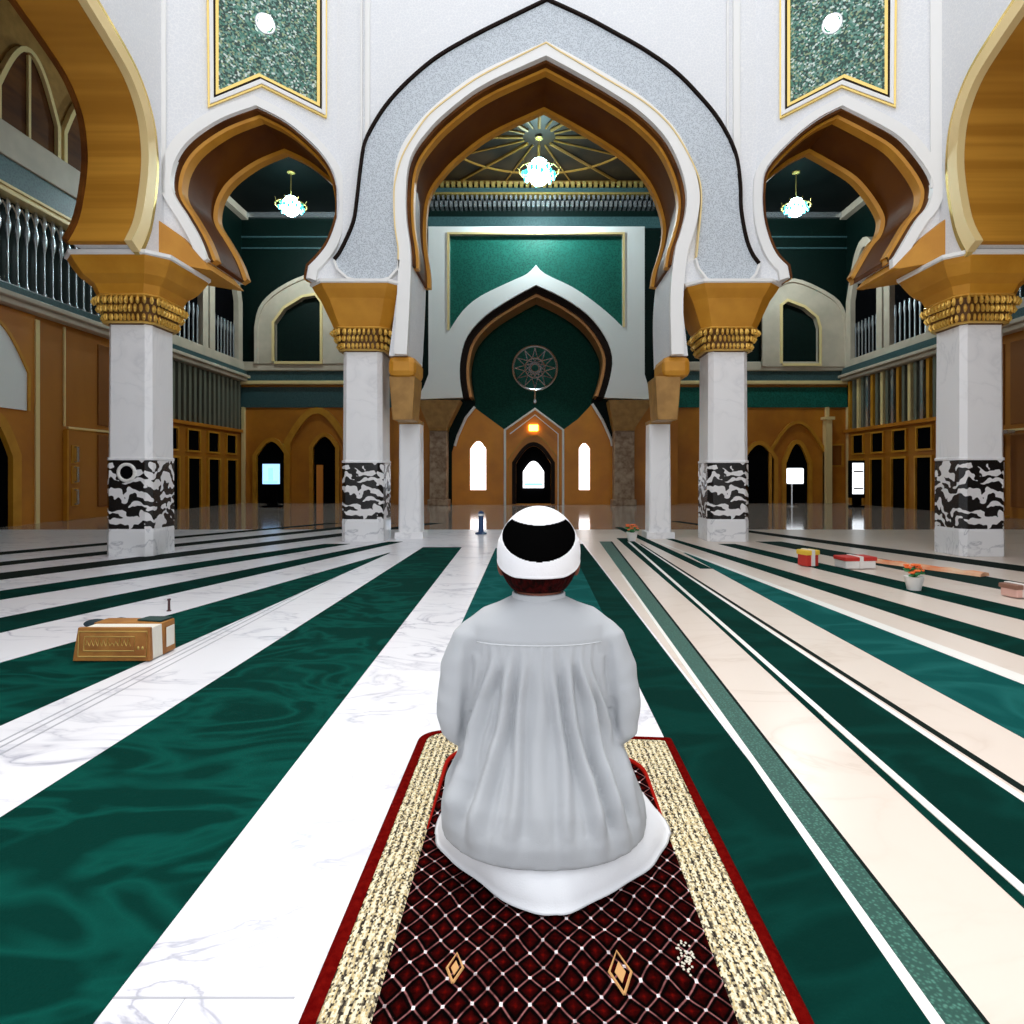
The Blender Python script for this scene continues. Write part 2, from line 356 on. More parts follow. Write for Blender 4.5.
# ---------------------------------------------------------------- arcade around the nave
PC = Plane((-2.83,8.8,0), (3.31,8.8,0), (0,-1,0))
_l = Vector((-4.6,7.5,0)); _a = Vector((-2.83,8.8,0)); d = (_l-_a).normalized()
PL = Plane(_a, _l, (-d.y, d.x, 0) if -d.x*0 + d.x < -9 else (d.y*-1, d.x, 0))
_r = Vector((5.13,7.5,0)); _c = Vector((3.31,8.8,0)); e = (_r-_c).normalized()
PR = Plane(_c, _r, (e.y, -e.x, 0))
for P in (PL, PR):
    if P.n.y > 0: P.n = -P.n
ARCH_C = [(408,356),(411,300),(412,256),(408,225),(407,200),(409,172),(416,152),(431,132),(446,117),(471,97),(491,85),(512,75),(546,60),(574,75),(604,92),(632,110),(652,127),(667,145),(679,170),(685,195),(684,215),(679,235),(673,256),(669,300),(670,356)]
ARCH_L = [(207,262),(198,238),(185,215),(173,196),(170,181),(175,160),(190,140),(220,120),(255,107),(281,120),(301,135),(321,155),(333,175),(338,200),(336,220),(328,242),(318,256),(306,268)]
ARCH_R = [(790,268),(778,256),(770,240),(764,217),(763,190),(768,168),(793,140),(818,120),(843,107),(873,122),(900,138),(920,160),(932,180),(933,194),(928,208),(918,220),(903,245),(893,262)]
def arch_line(P, px, apex, zfoot):
    l = P.pts(smooth_line(px, 4, (apex,)))
    l[0] = (l[0][0], zfoot); l[-1] = (l[-1][0], zfoot); return l
ac = arch_line(PC, ARCH_C, 12, 2.75)
al = arch_line(PL, ARCH_L, 8, CAPZ)      # u runs right-to-left on this plane
ar = arch_line(PR, ARCH_R, 8, CAPZ)
uc = lambda x: PC.uz(x, 300)[0]
T = 1.15
b = MB(); b.prism([(0,CAPZ),(uc(398),CAPZ),(uc(389),2.75)]+ac+[(uc(688),2.75),(uc(680),CAPZ),(PC.L,CAPZ),(PC.L,TOP),(0,TOP)], PC.pos(), (0,T,0))
struct('wall_center', b, M['wall'])
b = MB(); b.prism([(PL.L,CAPZ)]+al+[(0,CAPZ),(0,TOP),(PL.L,TOP)], PL.pos(), (0,T-.1,0)); struct('wall_left_bay', b, M['wall'])
b = MB(); b.prism([(0,CAPZ)]+ar+[(PR.L,CAPZ),(PR.L,TOP),(0,TOP)], PR.pos(), (0,T-.1,0)); struct('wall_right_bay', b, M['wall'])
# side arches that come forward past the photographer
ARCH_S = [(6.80,3.6),(6.88,3.64),(7.06,4.0),(7.18,4.6),(7.17,5.0),(7.08,5.30),(6.86,5.57),(6.5,5.76),(6.17,5.90),(5.7,6.12),(5.0,6.5)]
sd = smooth_line(ARCH_S[1:], 4); sd = sd + [(10.0-y, z) for y, z in reversed(sd[:-1])]
for side, x0, x1 in (('left', -4.58, -5.24), ('right', 5.12, 5.95)):
    b = MB(); f = lambda y, z, x0=x0: (x0, y, z)
    yend = 8.3
    b.prism([(7.5,3.64)]+sd+[(1.4,3.64),(1.4,TOP),(7.5,TOP)], f, (x1-x0,0,0)); struct('wall_'+side, b, M['wall'])
    sg = 1 if x0 < 0 else -1
    # wooden lining of the arch, slightly proud of the wall
    b = MB(); strip(b, offset(sd, .0), offset(sd, .05), lambda y, z: (x0-.04*sg, y, z), (x1-x0,0,0)); o = struct('trim_%d' % n_trim[0], b, M['wood'], smooth=True); n_trim[0] += 1
    b = MB(); strip(b, offset(sd, -.10), offset(sd, .06), lambda y, z: (x0+.05*sg, y, z), (-.09*sg,0,0)); struct('trim_%d' % n_trim[0], b, M['cream'], smooth=True); n_trim[0] += 1
    b = MB(); strip(b, offset(sd, -.17), offset(sd, -.10), lambda y, z: (x0+.03*sg, y, z), (-.06*sg,0,0)); struct('trim_%d' % n_trim[0], b, M['goldtrim'], smooth=True); n_trim[0] += 1
    b = MB(); strip(b, offset(sd, -.0), offset(sd, .09), lambda y, z: (x1-.02*sg, y, z), (-.05*sg,0,0)); struct('trim_%d' % n_trim[0], b, M['darkwood'], smooth=True); n_trim[0] += 1
def trim(b, m, **k): o = struct('trim_%d' % n_trim[0], b, m, **k); n_trim[0] += 1; return o
# gilt imposts where the slanted bays meet the front columns
for P, l in ((PL,[(210,272),(180,238),(157,222),(150,219),(150,262),(206,290)]),(PR,[(894,270),(925,238),(950,218),(955,216),(955,262),(900,292)])):
    b = MB(); b.prism([(u, max(z, 3.64)) for u, z in P.pts(l)], P.pos(.09), (0,.9,0)); trim(b, M['gold'], bevel=.008)
# the arch linings and mouldings of the three bays
def yp(P, dy):
    g = P.pos()
    return lambda u, z: (g(u, z)[0], g(u, z)[1]+dy, z)
def lining(P, line, sgn, T):
    n = P.n
    if P is PC: line = [q for q in line if q[1] > 3.95]
    b = MB(); strip(b, offset(line, .0), offset(line, .035*sgn), yp(P,0), (0,.12,0)); trim(b, M['darkwood'], smooth=True)
    b = MB(); strip(b, offset(line, -.01*sgn), offset(line, .075*sgn), yp(P,.11), (0,.14,0)); trim(b, M['gold'], smooth=True)
    b = MB(); strip(b, offset(line, -.01*sgn), offset(line, .045*sgn), yp(P,.24), (0,T-.34,0)); trim(b, M['darkwood2'], smooth=True)
    b = MB(); strip(b, offset(line, -.01*sgn), offset(line, .10*sgn), yp(P,T-.11), (0,.12,0)); trim(b, M['gold'], smooth=True)
M['darkwood2'] = mat('soffit_wood', (.085,.022,.002), .5, .0, col2=(.14,.042,.003), scale=1.5, spec=.12)
def side_of(line):                                    # which way the opening lies of this line
    l2 = offset(line, .2); mid = len(line)//2; return -1 if l2[mid][1] > line[mid][1] else 1
lining(PC, ac, side_of(ac), T); lining(PL, al, side_of(al), T-.1); lining(PR, ar, side_of(ar), T-.1)
sC, sL, sR = side_of(ac), side_of(al), side_of(ar)
b = MB(); strip(b, ac, offset(ac, -.185*sC), PC.pos(.10), (0,.12,0)); trim(b, M['white'], smooth=True)
for P, l, s in ((PL, al, sL), (PR, ar, sR)):
    b = MB(); strip(b, l, offset(l, -.12*s), P.pos(.05), (0,.08,0)); trim(b, M['white'], smooth=True)
GO = [(337,262),(344,252),(356,225),(360,200),(363.5,170),(368,145),(381,120),(396,100),(416,80),(441,60),(476,40),(512,22),(547,5),(584,22),(612,37),(642,54),(672,75),(697,100),(717,125),(732,155),(737,185),(738,212),(743,240),(749,256),(756,266)]
GI = [(399,262),(399,250),(396,230),(395,205),(396,185),(403,160),(416,137),(431,117),(456,97),(481,80),(512,64),(528,56),(546,47),(560,56),(574,64),(604,82),(642,105),(667,127),(684,152),(697,180),(700,200),(699,220),(697,240),(696,252),(695,260)]
go = PC.pts(smooth_line(GO, 4, (12,))); gi = PC.pts(smooth_line(GI, 4, (12,)))
b = MB()
footL = PC.pts([(398,270),(390,279),(370,284),(350,279),(340,270)]); footR = PC.pts([(753,275),(745,283),(715,284),(706,280),(698,270)])
b.prism(go+footR+list(reversed(gi))+footL, PC.pos(.055), (0,.06,0)); trim(b, M['band'])
b = MB(); strip(b, offset(go, -.012*sC), offset(go, -.045*sC), PC.pos(.09), (0,.09,0)); trim(b, M['bronze'], smooth=True)
b = MB(); strip(b, offset(gi, .0), offset(gi, .018*sC), PC.pos(.115), (0,.1,0)); trim(b, M['cream'], smooth=True)
for ft in (footL, footR):
    l = ([gi[0]]+ft+[go[0]]) if ft is footL else ([go[-1]]+ft+[gi[-1]])
    b = MB(); strip(b, l, offset(l, .03 if ft is footL else .03), PC.pos(.10), (0,.1,0)); trim(b, M['white'], smooth=True)
# upright strips on the facade
def upright(P, px, w, z0, proud=.04, m='white'):
    u = P.uz(px, 300)[0]; b = MB(); b.prism([(u-w/2,z0),(u+w/2,z0),(u+w/2,TOP),(u-w/2,TOP)], P.pos(proud), tuple(-P.n*proud)); trim(b, M[m], bevel=.008)
upright(PC, 368, .07, 5.7); upright(PC, 362, .03, 5.7); upright(PC, 727, .03, 5.7); upright(PC, 736, .10, 5.4)
upright(PL, 344, .05, 5.2); upright(PL, 163, .06, 4.5, .05); upright(PR, 745, .05, 5.2); upright(PR, 937, .14, 4.6)
# mosaic panels over the side arches
def panel(P, loop, lab):
    t = thing('mosaic_panel', lab, 'panel', P.pos(.0)(*P.pts(loop)[0]))
    l = P.pts(loop)
    b = MB(); b.prism(l, P.pos(.02), tuple(-P.n*.02)); obj('mosaic_field', b, M['mosaic'], t)
    c = l+[l[0]]; cx = sum(p[0] for p in l)/len(l); cz = sum(p[1] for p in l)/len(l)
    s = 1
    def area(q): return sum(q[i][0]*q[(i+1)%len(q)][1]-q[(i+1)%len(q)][0]*q[i][1] for i in range(len(q)))
    s = -1 if area(l) > 0 else 1
    def grow(d):                                       # closed offset
        m_ = l[-1:]+l+l[:1]; return offset(m_, d*s)[1:-1]
    for nm, a, b_, pr, m in (('inner_frame', 0, .04, .05, 'goldtrim'), ('dark_frame', .04, .07, .035, 'bronze'), ('white_frame', .07, .12, .06, 'white'), ('outer_frame', .12, .145, .04, 'goldtrim')):
        i, o_ = grow(a), grow(b_)
        q = MB(); E = -P.n*pr
        A = [Vector(P.pos(pr)(*x)) for x in i]; Bq = [Vector(P.pos(pr)(*x)) for x in o_]; n = len(A)
        q.v = [tuple(x) for x in A+Bq+[x+E for x in Bq]+[x+E for x in A]]
        for k in range(n):
            j = (k+1) % n
            q.f += [(k,j,n+j,n+k),(n+k,n+j,2*n+j,2*n+k),(2*n+k,2*n+j,3*n+j,3*n+k),(3*n+k,3*n+j,j,k)]
        q.m = [0]*len(q.f)
        obj(nm, q, M[m], t)
panel(PL, [(218,-60),(218,92),(258,75),(316,104),(316,-60)], 'glass mosaic panel in a gold frame above the left side arch')
panel(PR, [(791,-60),(791,104),(845,76),(885,92),(885,-60)], 'glass mosaic panel in a gold frame above the right side arch')

# ---------------------------------------------------------------- the big columns
def column(label, ct=3.79):
    t = thing('column', label, 'column', (0,0,0), 'white marble columns with patterned bands')
    b = MB(); b.octo([(.285,0),(.285,.30),(.28,.34)], ch=.22); obj('base', b, M['marblebase'], t, bevel=.006)
    b = MB(); b.octo([(.281,.34),(.281,1.18)], ch=.22); obj('patterned_band', b, M['script'], t)
    b = MB(); b.octo([(.272,1.18),(.285,1.185),(.285,1.215),(.272,1.22),(.266,2.86)], ch=.22); obj('shaft', b, M['marblecol'], t, bevel=.004)
    n = MB(); n.octo([(.27,2.84),(.31,2.87),(.35,3.16),(.39,3.18)], ch=.3); nk = obj('necking', n, M['carvedbg'], t)
    b = MB()                                            # two rows of carved leaves all round
    for row, (z, off) in enumerate(((2.93,0),(3.03,.5),(3.12,0))):
        h = .31+.035*row
        for k in range(40):
            a = (k+off)/40*2*PI; r = h/max(abs(math.cos(a)), abs(math.sin(a))); r = min(r, h*1.25)
            x, y = r*math.cos(a), r*math.sin(a)
            b.ell((x,y,z), (.021,.021,.050), 8, 6)
            b.tube([(x*1.04,y*1.04,z-.05),(x*1.09,y*1.09,z-.015),(x*1.06,y*1.06,z+.03)], [.010,.017,.008], 5)
    b.octo([(.32,2.855),(.335,2.865),(.32,2.88)], ch=.3); b.octo([(.375,3.16),(.395,3.175),(.38,3.2)], ch=.3)
    obj('carved_leaves', b, M['carved'], nk, smooth=True)
    b = MB(); b.octo([(.38,3.19),(.39,3.22),(.42,3.30),(.52,ct-.19),(.59,ct-.07),(.62,ct)], ch=.30); obj('capital', b, M['gold'], t, bevel=.006)
    b = MB(); b.octo([(.62,ct-.005),(.64,ct+.01),(.64,ct+.05),(.60,ct+.06)], ch=.30); obj('abacus', b, M['white'], t)
    return t
c0 = column('white marble column at the left front, with the patterned band and scrolled circle low down', 3.58)
c0.location = (-4.93,7.62,0)
cs = [c0]
cs = [c0]
cs.append(dup(c0, (5.57,7.62,0), 'white marble column at the right front, in front of the brown panelled wall'))
c1 = None
for x, lab in ((-2.52,'white marble column carrying the left foot of the big central arch'), (2.98,'white marble column carrying the right foot of the big central arch')):
    if c1 is None: c1 = column(lab, 3.76); c1.location = (x,9.28,0); c1.scale = (1.1,1.1,1)
    else: dup(c1, (x,9.28,0), lab)
b = MB(); R1 = lambda r, w: b.tube([(r*math.cos(a), -.284, 1.03+r*math.sin(a)) for a in [2*PI*k/32 for k in range(33)]], w, 6)
R1(.10,.022)
w_ = obj('white_ring', b, M['whiteline'], c0, smooth='all'); b = MB(); b.loft([[(.088*math.cos(2*PI*k/32), y, 1.03+.088*math.sin(2*PI*k/32)) for k in range(32)] for y in (-.280,-.287)]); obj('black_roundel', b, M['black'], c0)
# inner shafts tucked behind the central columns
def small_col(x, lab):
    t = thing('inner_column', lab, 'column', (x,9.62,0), 'slim columns inside the central arch')
    b = MB(); b.box(x-.22,x+.22,9.4,9.84,0,.1); b.octo([(.175,.1),(.165,1.82)], (x,9.62,0), .15); obj('shaft', b, M['marblecol'], t)
    b = MB(); b.loft([[(x+q*(h if q*x<0 else h*.9),9.15+w*(h+.1),z) for q,w in ((-1,-1),(1,-1),(1,1),(-1,1))] for h, z in ((.155,1.82),(.165,1.95),(.20,2.46))]); b.box(x-.17,x+.17,9.42,9.8,1.80,1.86); obj('capital', b, M['stonegold'], t, bevel=.01)
    s_ = -1 if x < 0 else 1; e_ = (-2.09,-1.68) if x < 0 else (1.95,2.36)
    b = MB(); b.box(e_[0],e_[1],8.78,9.5,2.44,2.75); obj('impost_block', b, M['gold'], t, bevel=.09)
M['stonegold'] = mat('aged_gold_stone', (.30,.15,.03), .45, .1, col2=(.42,.22,.05), scale=5)
small_col(-1.90, 'slim white column behind the left central column, under the inner arch foot')
small_col(2.05, 'slim white column behind the right central column, under the inner arch foot')
# deep gold corbels between front columns and the slanted bays
pass

# ---------------------------------------------------------------- outer walls
b = MB(); b.box(XL-.3, XL, -4, YB+.3, 0, 12); struct('wall_far_left', b, M['beige'])
b = MB(); b.box(XR, XR+.3, -4, YB+.3, 0, 12); struct('wall_far_right', b, M['beige'])
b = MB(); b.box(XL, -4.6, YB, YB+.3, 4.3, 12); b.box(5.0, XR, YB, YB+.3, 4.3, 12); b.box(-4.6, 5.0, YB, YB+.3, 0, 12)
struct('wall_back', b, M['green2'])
b = MB(); b.box(XL, -5.35, -1.2, -1, 0, 10.5); b.box(-5.35, -4.6, -1.2, 1.4, 0, TOP); struct('wall_rear_blocker_left', b, M['wall'])  # unseen, added to keep sky light out of the left aisle
b = MB(); b.box(5.95, XR, -1.2, -1, 0, 10.5); b.box(5.12, 5.95, -1.2, 1.4, 0, TOP); struct('wall_rear_blocker_right', b, M['wall'])  # likewise unseen, added to darken the right aisle
b = MB(); b.box(XL, XL+6.0, 5.0, YB, 10.35, 10.5) ; b.box(XR-6.4, XR, 5.0, YB, 10.35, 10.5)
b = MB(); b.box(XL, -4.2, 8.7, YB, 10.35, 10.5); b.box(4.9, XR, 8.7, YB, 10.35, 10.5); b.box(XL, -5.35, -1, 8.7, 10.35, 10.5); b.box(5.95, XR, -1, 8.7, 10.35, 10.5)
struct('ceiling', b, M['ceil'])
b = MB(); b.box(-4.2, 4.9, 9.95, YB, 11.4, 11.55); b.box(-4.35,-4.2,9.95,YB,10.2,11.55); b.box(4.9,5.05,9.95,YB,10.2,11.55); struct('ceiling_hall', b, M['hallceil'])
PBk = Plane((XL,YB,0), (XR,YB,0), (0,-1,0))
PLw = Plane((XL,0,0), (XL,YB,0), (1,0,0)); PRw = Plane((XR,0,0), (XR,YB,0), (-1,0,0))
def slab(P, u0, u1, z0, z1, d0, d1, m, mk=None, **k):
    """block standing on a wall plane between d0 and d1 in front of it"""
    b = mk or MB(); b.prism([(u0,z0),(u1,z0),(u1,z1),(u0,z1)], P.pos(d1), tuple(-P.n*(d1-d0)))
    return b
def rect(name, P, u0, u1, z0, z1, d, m, parent=None, d0=0, **k): return obj(name, slab(P,u0,u1,z0,z1,d0,d,m), m, parent, **k)
def Yl(px, P): return P.uz(px, 475)[0]
def arched(u0, u1, z0, z1, rise, n=8, point=.5):
    """outline of a pointed opening"""
    w = (u1-u0)/2; c = (u0+u1)/2; L_ = [(u0,z0)]
    for i in range(n+1): t = i/n; L_.append((u0+w*t, z1-rise+rise*(1-(1-t)**2)**point if point != .5 else z1-rise+rise*math.sin(t*PI/2)))
    R_ = [(2*c-x, z) for x, z in reversed(L_[:-1])]
    return L_+R_
# lower panelling: pilasters, panels, rails, ledge. Left wall near part
for P, s, ya, yb in ((PLw,'left',9.5,15.9),(PRw,'right',9.5,15.9)):
    b = MB(); slab(P, -3, 16.2, 0, 4.3, 0, .06, None, b); struct('wall_panelling_'+s, b, M['brown'])
    b = MB()
    for y in [q for q in [-1.9+1.15*k for k in range(16)] if s=='right' or q < 10 or q > 13.9]: slab(P, y, y+.96, .25, 1.95, .0, .09, None, b); slab(P, y, y+.96, 2.18, 4.1, .0, .09, None, b)
    trim(b, M['brown2'], bevel=.015)
    b = MB(); slab(P, 13.25 if s=='left' else 13.0, 16.2, 2.02, 2.07, 0, .12, None, b)
    for y in (-.1,3.4,6.8)+(() if s=='left' else (14.3,)): slab(P, y, y+.05, 0, 4.3, 0, .12, None, b)
    if s == 'left': slab(P, 13.15, 13.19, 2.07, 4.25, .0, .10, None, b); slab(P, 14.05, 14.09, 0, 2.02, .0, .10, None, b)
    trim(b, M['cream'], bevel=.01)
    b = MB(); slab(P, -3, YB, 4.3, 4.42, 0, .30, None, b); slab(P, -3, YB, 4.42, 4.52, 0, .40, None, b); trim(b, M['beige'], bevel=.02)
    b = MB(); slab(P, -3, YB, 4.52, 4.68 if s=='left' else 4.75, 0, .28, None, b); trim(b, M['teal'])
    b = MB(); slab(P, -3, YB, 4.68, 5.0, 0, .22, None, b) if s=='right' else slab(P, 15.9, YB, 4.7, 5.0, 0, .22, None, b); trim(b, M['beige'], bevel=.02)
    # upper gallery
    b = MB(); slab(P, -3, 16.2, 4.68, 6.45, 0, .02, None, b); slab(P, 16.2, YB, 5.0, 10.35, 0, .02, None, b); trim(b, M['green2'])
    b = MB(); slab(P, -3, 16.2, 6.55, 7.1, 0, .25, None, b); trim(b, M['teal'])
    b = MB(); slab(P, -3, 16.2, 6.40, 6.50, 0, .32, None, b); slab(P, -3, 16.2, 6.50, 6.56, 0, .36, None, b); trim(b, M['cream'], bevel=.01)
    b = MB(); slab(P, -3, 16.2, 7.1, 7.75, 0, .30, None, b); trim(b, M['beige'], bevel=.02)
    # far part: slats above dark openings
    b = MB(); slab(P, 16.2, YB, 0, 2.55, 0, .05, None, b); trim(b, M['brown'])
    b = MB(); slab(P, 16.2, YB, 2.55, 4.3, 0, .03, None, b); trim(b, M['black'])
    t = thing('slat_screen', 'tall slatted screen of grey-green strips on the far %s wall' % s, 'screen', P.pos(.03)(16.3, 2.55))
    n = 17
    for k in range(n):
        y = 16.5+k*(YB-16.7)/n
        m_ = 'slat' if s == 'left' else ('slat','gold','silver','slat','cream')[k % 5]
        rect('slat', P, y, y+.13, 2.58, 4.28, .14, M[m_], t, .03)
    b = MB(); slab(P, 16.3, YB, 2.50, 2.6, .0, .16, None, b); obj('rail', b, M['goldwall'], t)
    for k in range(4):
        y = 16.75+k*1.15
        w = thing('window_hatch', 'small dark window in the %s wall under the slats, %s' % (s, ('nearest the front column','second from the front column','third from the front column','nearest the far corner')[k]), 'window', P.pos(.05)(y, 1.75))
        rect('pane', P, y, y+.62, 1.75, 2.35, .07, M['black'], w, .05)
        b = MB()
        for q in ((y-.05,y,1.7,2.4),(y+.62,y+.67,1.7,2.4),(y,y+.62,1.7,1.75),(y,y+.62,2.35,2.4)): slab(P, *q, .05, .12, None, b)
        obj('frame', b, M['gold'], w)
        w = thing('doorway', 'dark doorway in the %s wall under the slats, %s' % (s, ('nearest the front column','second from the front column','third from the front column','nearest the far corner')[k]), 'door', P.pos(.05)(y, 0))
        rect('opening', P, y, y+.66, 0, 1.5, .07, M['black'], w, .05)
        b = MB(); slab(P, y-.06, y, 0, 1.56, .05, .13, None, b); slab(P, y+.66, y+.72, 0, 1.56, .05, .13, None, b); slab(P, y, y+.66, 1.5, 1.56, .05, .13, None, b)
        obj('frame', b, M['gold'], w)
# balustrades on the upper galleries
for P, s in ((PLw,'left'),(PRw,'right')):
    t = thing('balustrade', 'pale metal balustrade of the upper gallery on the %s wall' % s, 'railing', P.pos(.1)(9, 4.68))
    prof = [(.012,0),(.045,.02),(.045,.08),(.022,.12),(.020,.9),(.03,1.0),(.055,1.12),(.06,1.22),(.03,1.36),(.02,1.45),(.05,1.52),(.05,1.6),(.02,1.72)]
    b0 = MB(); b0.lathe([(r, z) for r, z in prof], (0,0,0), 10); proto = None
    for k in range(34):
        u = 8.6+k*.22; p = P.pos(.13)(u, 4.68)
        if proto is None:
            b = MB(); b.lathe(prof, p, 10); proto = obj('baluster', b, M['silver'], t, smooth=True)
        else:
            c = proto.copy(); COL.objects.link(c); c.parent = t; c.location = tuple(Vector(P.pos(.13)(u,4.68))-Vector(P.pos(.13)(8.6,4.68)))
    b = MB(); slab(P, 8.4, 16.2, 4.66, 4.72, .05, .22, None, b); obj('bottom_rail', b, M['silver'], t)
    b = MB()                                           # little pointed heads joining the balusters
    for k in range(33):
        u = 8.6+k*.22; pts = [(u,6.0),(u+.03,6.18),(u+.11,6.3),(u+.19,6.18),(u+.22,6.0)]
        b.tube([P.pos(.13)(*q) for q in pts], .016, 5)
    obj('arched_heads', b, M['beige'], t, smooth=True)
# arched windows of the top gallery on the side walls
k_ = 0
for P, s in ((PLw,'left'),(PRw,'right')):
    for k, y in enumerate((9.6, 11.55, 13.2, 14.85)):
        w = 1.38
        t = thing('gallery_window', 'dark pointed window high on the %s gallery wall, %s' % (s, ('nearest the photographer','second from the photographer','third from the photographer','farthest of the row')[k]), 'window', P.pos(.0)(y, 7.75))
        lo = arched(y, y+w, 7.78, 9.6, 1.1)
        b = MB(); b.prism(lo, P.pos(.05), tuple(-P.n*.04)); obj('pane', b, M['darkwood'], t)
        b = MB(); strip(b, lo, offset(lo, .09), P.pos(.13), tuple(-P.n*.13)); obj('frame', b, M['cream'], t, smooth=True)
        b = MB(); slab(P, y+w/2-.03, y+w/2+.03, 7.78, 9.55, .05, .1, None, b); obj('mullion', b, M['cream'], t)
    b = MB(); slab(P, -3, 16.0, 7.75, 10.35, 0, .01, None, b); trim(b, M['stonegold'])
    # pale arch frames further back
    for k, (y0, y1) in enumerate(((16.8,18.5),(19.2,20.75))):
        t = thing('gallery_arch', 'pale stone arch frame on the far %s gallery wall, %s' % (s, ('nearer one','one beside the back corner')[k]), 'arch', P.pos(.0)(y0, 5.0))
        lo = arched(y0, y1, 5.0, 8.6, 1.6); li = offset(lo, .0)
        b = MB(); strip(b, lo, offset(lo, .30), P.pos(.22), tuple(-P.n*.2)); obj('frame', b, M['beige'], t, smooth=True)
        b = MB(); b.prism(lo, P.pos(.05), tuple(-P.n*.03)); obj('opening', b, M['black'], t)
        for q in range(7):
            u = y0+.15+q*(y1-y0-.3)/6; b = MB(); b.lathe([(.03,0),(.03,.8),(.05,.95),(.03,1.2)], P.pos(.12)(u, 5.0), 8); obj('baluster', b, M['silver'], t, smooth=True)
# ---------------------------------------------------------------- back wall of the side aisles
def P3(P, px, py, d=0): return P.pos(d)(*P.uz(px, py))
def rev_strip(P, line, w, d, th): b = MB(); strip(b, line, offset(line, w), P.pos(d), tuple(-P.n*th)); return b
bu = lambda px: PBk.uz(px, 475)[0]
for s, u0, u1 in (('left', 0, bu(405)), ('right', bu(660), PBk.L)):
    b = MB(); slab(PBk, u0, u1, 0, 4.3, 0, .05, None, b); struct('wall_back_'+s, b, M['goldwall'])
    b = MB(); slab(PBk, u0, u1, 3.4, 4.12, 0, .10, None, b); trim(b, M['green'] if s=='right' else M['teal'])
    b = MB(); slab(PBk, u0, u1, 4.2, 4.33, 0, .25, None, b); trim(b, M['cream'], bevel=.02)
    b = MB(); slab(PBk, u0, u1, 4.33, 4.68, 0, .15, None, b); trim(b, M['teal'])
    b = MB(); slab(PBk, u0, u1, 4.68, 5.0, 0, .25, None, b); trim(b, M['beige'], bevel=.03)
    b = MB(); slab(PBk, u0, u1, 10.15, 10.33, 0, .12, None, b); trim(b, M['silver'])
    b = MB(); slab(PBk, u0, u1, 9.45, 9.5, 0, .06, None, b); slab(PBk, u0, u1, 9.05, 9.1, 0, .06, None, b); trim(b, M['teal'])
# side ceilings' pale cornice on the outer walls
for P in (PLw, PRw):
    b = MB(); slab(P, 16.2, YB, 10.1, 10.34, 0, .25, None, b); trim(b, M['beige'])
# pale arched windows
for lo_px, pane, lab in (([(262,365),(262,330),(266,312),(278,298),(300,285),(322,279),(340,283),(352,300),(352,365)], [(278,363),(278,325),(288,311),(306,300),(318,298),(323,305),(323,363)], 'dark window in pale pointed surround on the back wall, behind the left side arch'),
                         ([(762,368),(762,300),(775,290),(790,285),(812,293),(832,306),(839,322),(841,368)], [(779,365),(779,308),(784,304),(800,310),(812,320),(815,330),(815,365)], 'dark window in pale pointed surround on the back wall, behind the right side arch')):
    t = thing('arched_window', lab, 'window', P3(PBk, *lo_px[0]))
    lo = PBk.pts(smooth_line(lo_px[1:-1], 3)); lo = [PBk.uz(*lo_px[0])]+lo+[PBk.uz(*lo_px[-1])]
    lp = PBk.pts(pane)
    b = MB(); b.prism(lo, PBk.pos(.29), (0,.28,0), holes=[lp]); obj('surround', b, M['beige'], t)
    b = MB(); b.prism(lp, PBk.pos(.08), (0,.06,0)); obj('pane', b, M['green2'], t)
    b = MB(); strip(b, lp+[lp[0]], offset(lp+[lp[0]], .09), PBk.pos(.33), (0,.12,0)); obj('inner_frame', b, M['cream'], t)
    b = MB(); strip(b, lo, offset(lo, .12), PBk.pos(.35), (0,.12,0)); obj('outer_moulding', b, M['beige'], t)
# arches and doorways of the ochre back wall
def doorway(name, P, px0, px1, ytop, lab, rise=.5, frame='gold', inner='black', wd=.14, cat='doorway'):
    u0, _ = P.uz(px0, 475); u1, _ = P.uz(px1, 475); z1 = P.uz(px0, ytop)[1]
    t = thing(name, lab, cat, P.pos(.05)(u0, 0))
    lo = arched(u0, u1, .0, z1, (u1-u0)*rise)
    b = MB(); b.prism(lo, P.pos(.09), tuple(-P.n*.04)); obj('opening', b, M[inner], t)
    b = MB(); strip(b, lo, offset(lo, wd), P.pos(.2), tuple(-P.n*.15)); obj('frame', b, M[frame], t, smooth=True)
    return t, u0, u1, z1
doorway('doorway', PBk, 259, 288, 442, 'round-headed dark doorway in the ochre back wall, nearest the left corner')
t, u0, u1, z1 = doorway('doorway', PBk, 315, 337, 437, 'dark doorway with an orange panel inside, beside the left central column')
rect('door_leaf', PBk, u0+.1, u0+.33, 0, z1-1.0, .14, M['orangelit'], t, .09)
doorway('doorway', PBk, 743, 772, 445, 'dark doorway beside the right central column')
doorway('doorway', PBk, 784, 806, 444, 'narrow pointed dark doorway in the ochre back wall on the right', rise=.9)
for px0, px1, yt, lab in ((292,345,414,'large shallow ochre arch moulding around the doorway beside the left central column'), (770,822,424,'pointed ochre arch moulding around the narrow doorway on the right')):
    u0 = bu(px0); u1 = bu(px1); lo = arched(u0, u1, 0, PBk.uz(px0, yt)[1], (u1-u0)*.55)
    tag(obj('arch_moulding', rev_strip(PBk, lo, .10 if px0 != 292 else .22, .17, .115), M['gold'], smooth=True), lab, 'arch')
w = thing('wall_hatch', 'small brown panelled hatch in the ochre wall near the right corner', 'hatch', PBk.pos(.05)(bu(829), PBk.uz(829,466)[1]))
rect('panel', PBk, bu(830), bu(840), PBk.uz(0,465)[1], PBk.uz(0,446)[1], .09, M['brown2'], w, .05)
b = MB(); z0, z1 = PBk.uz(0,467)[1], PBk.uz(0,444)[1]
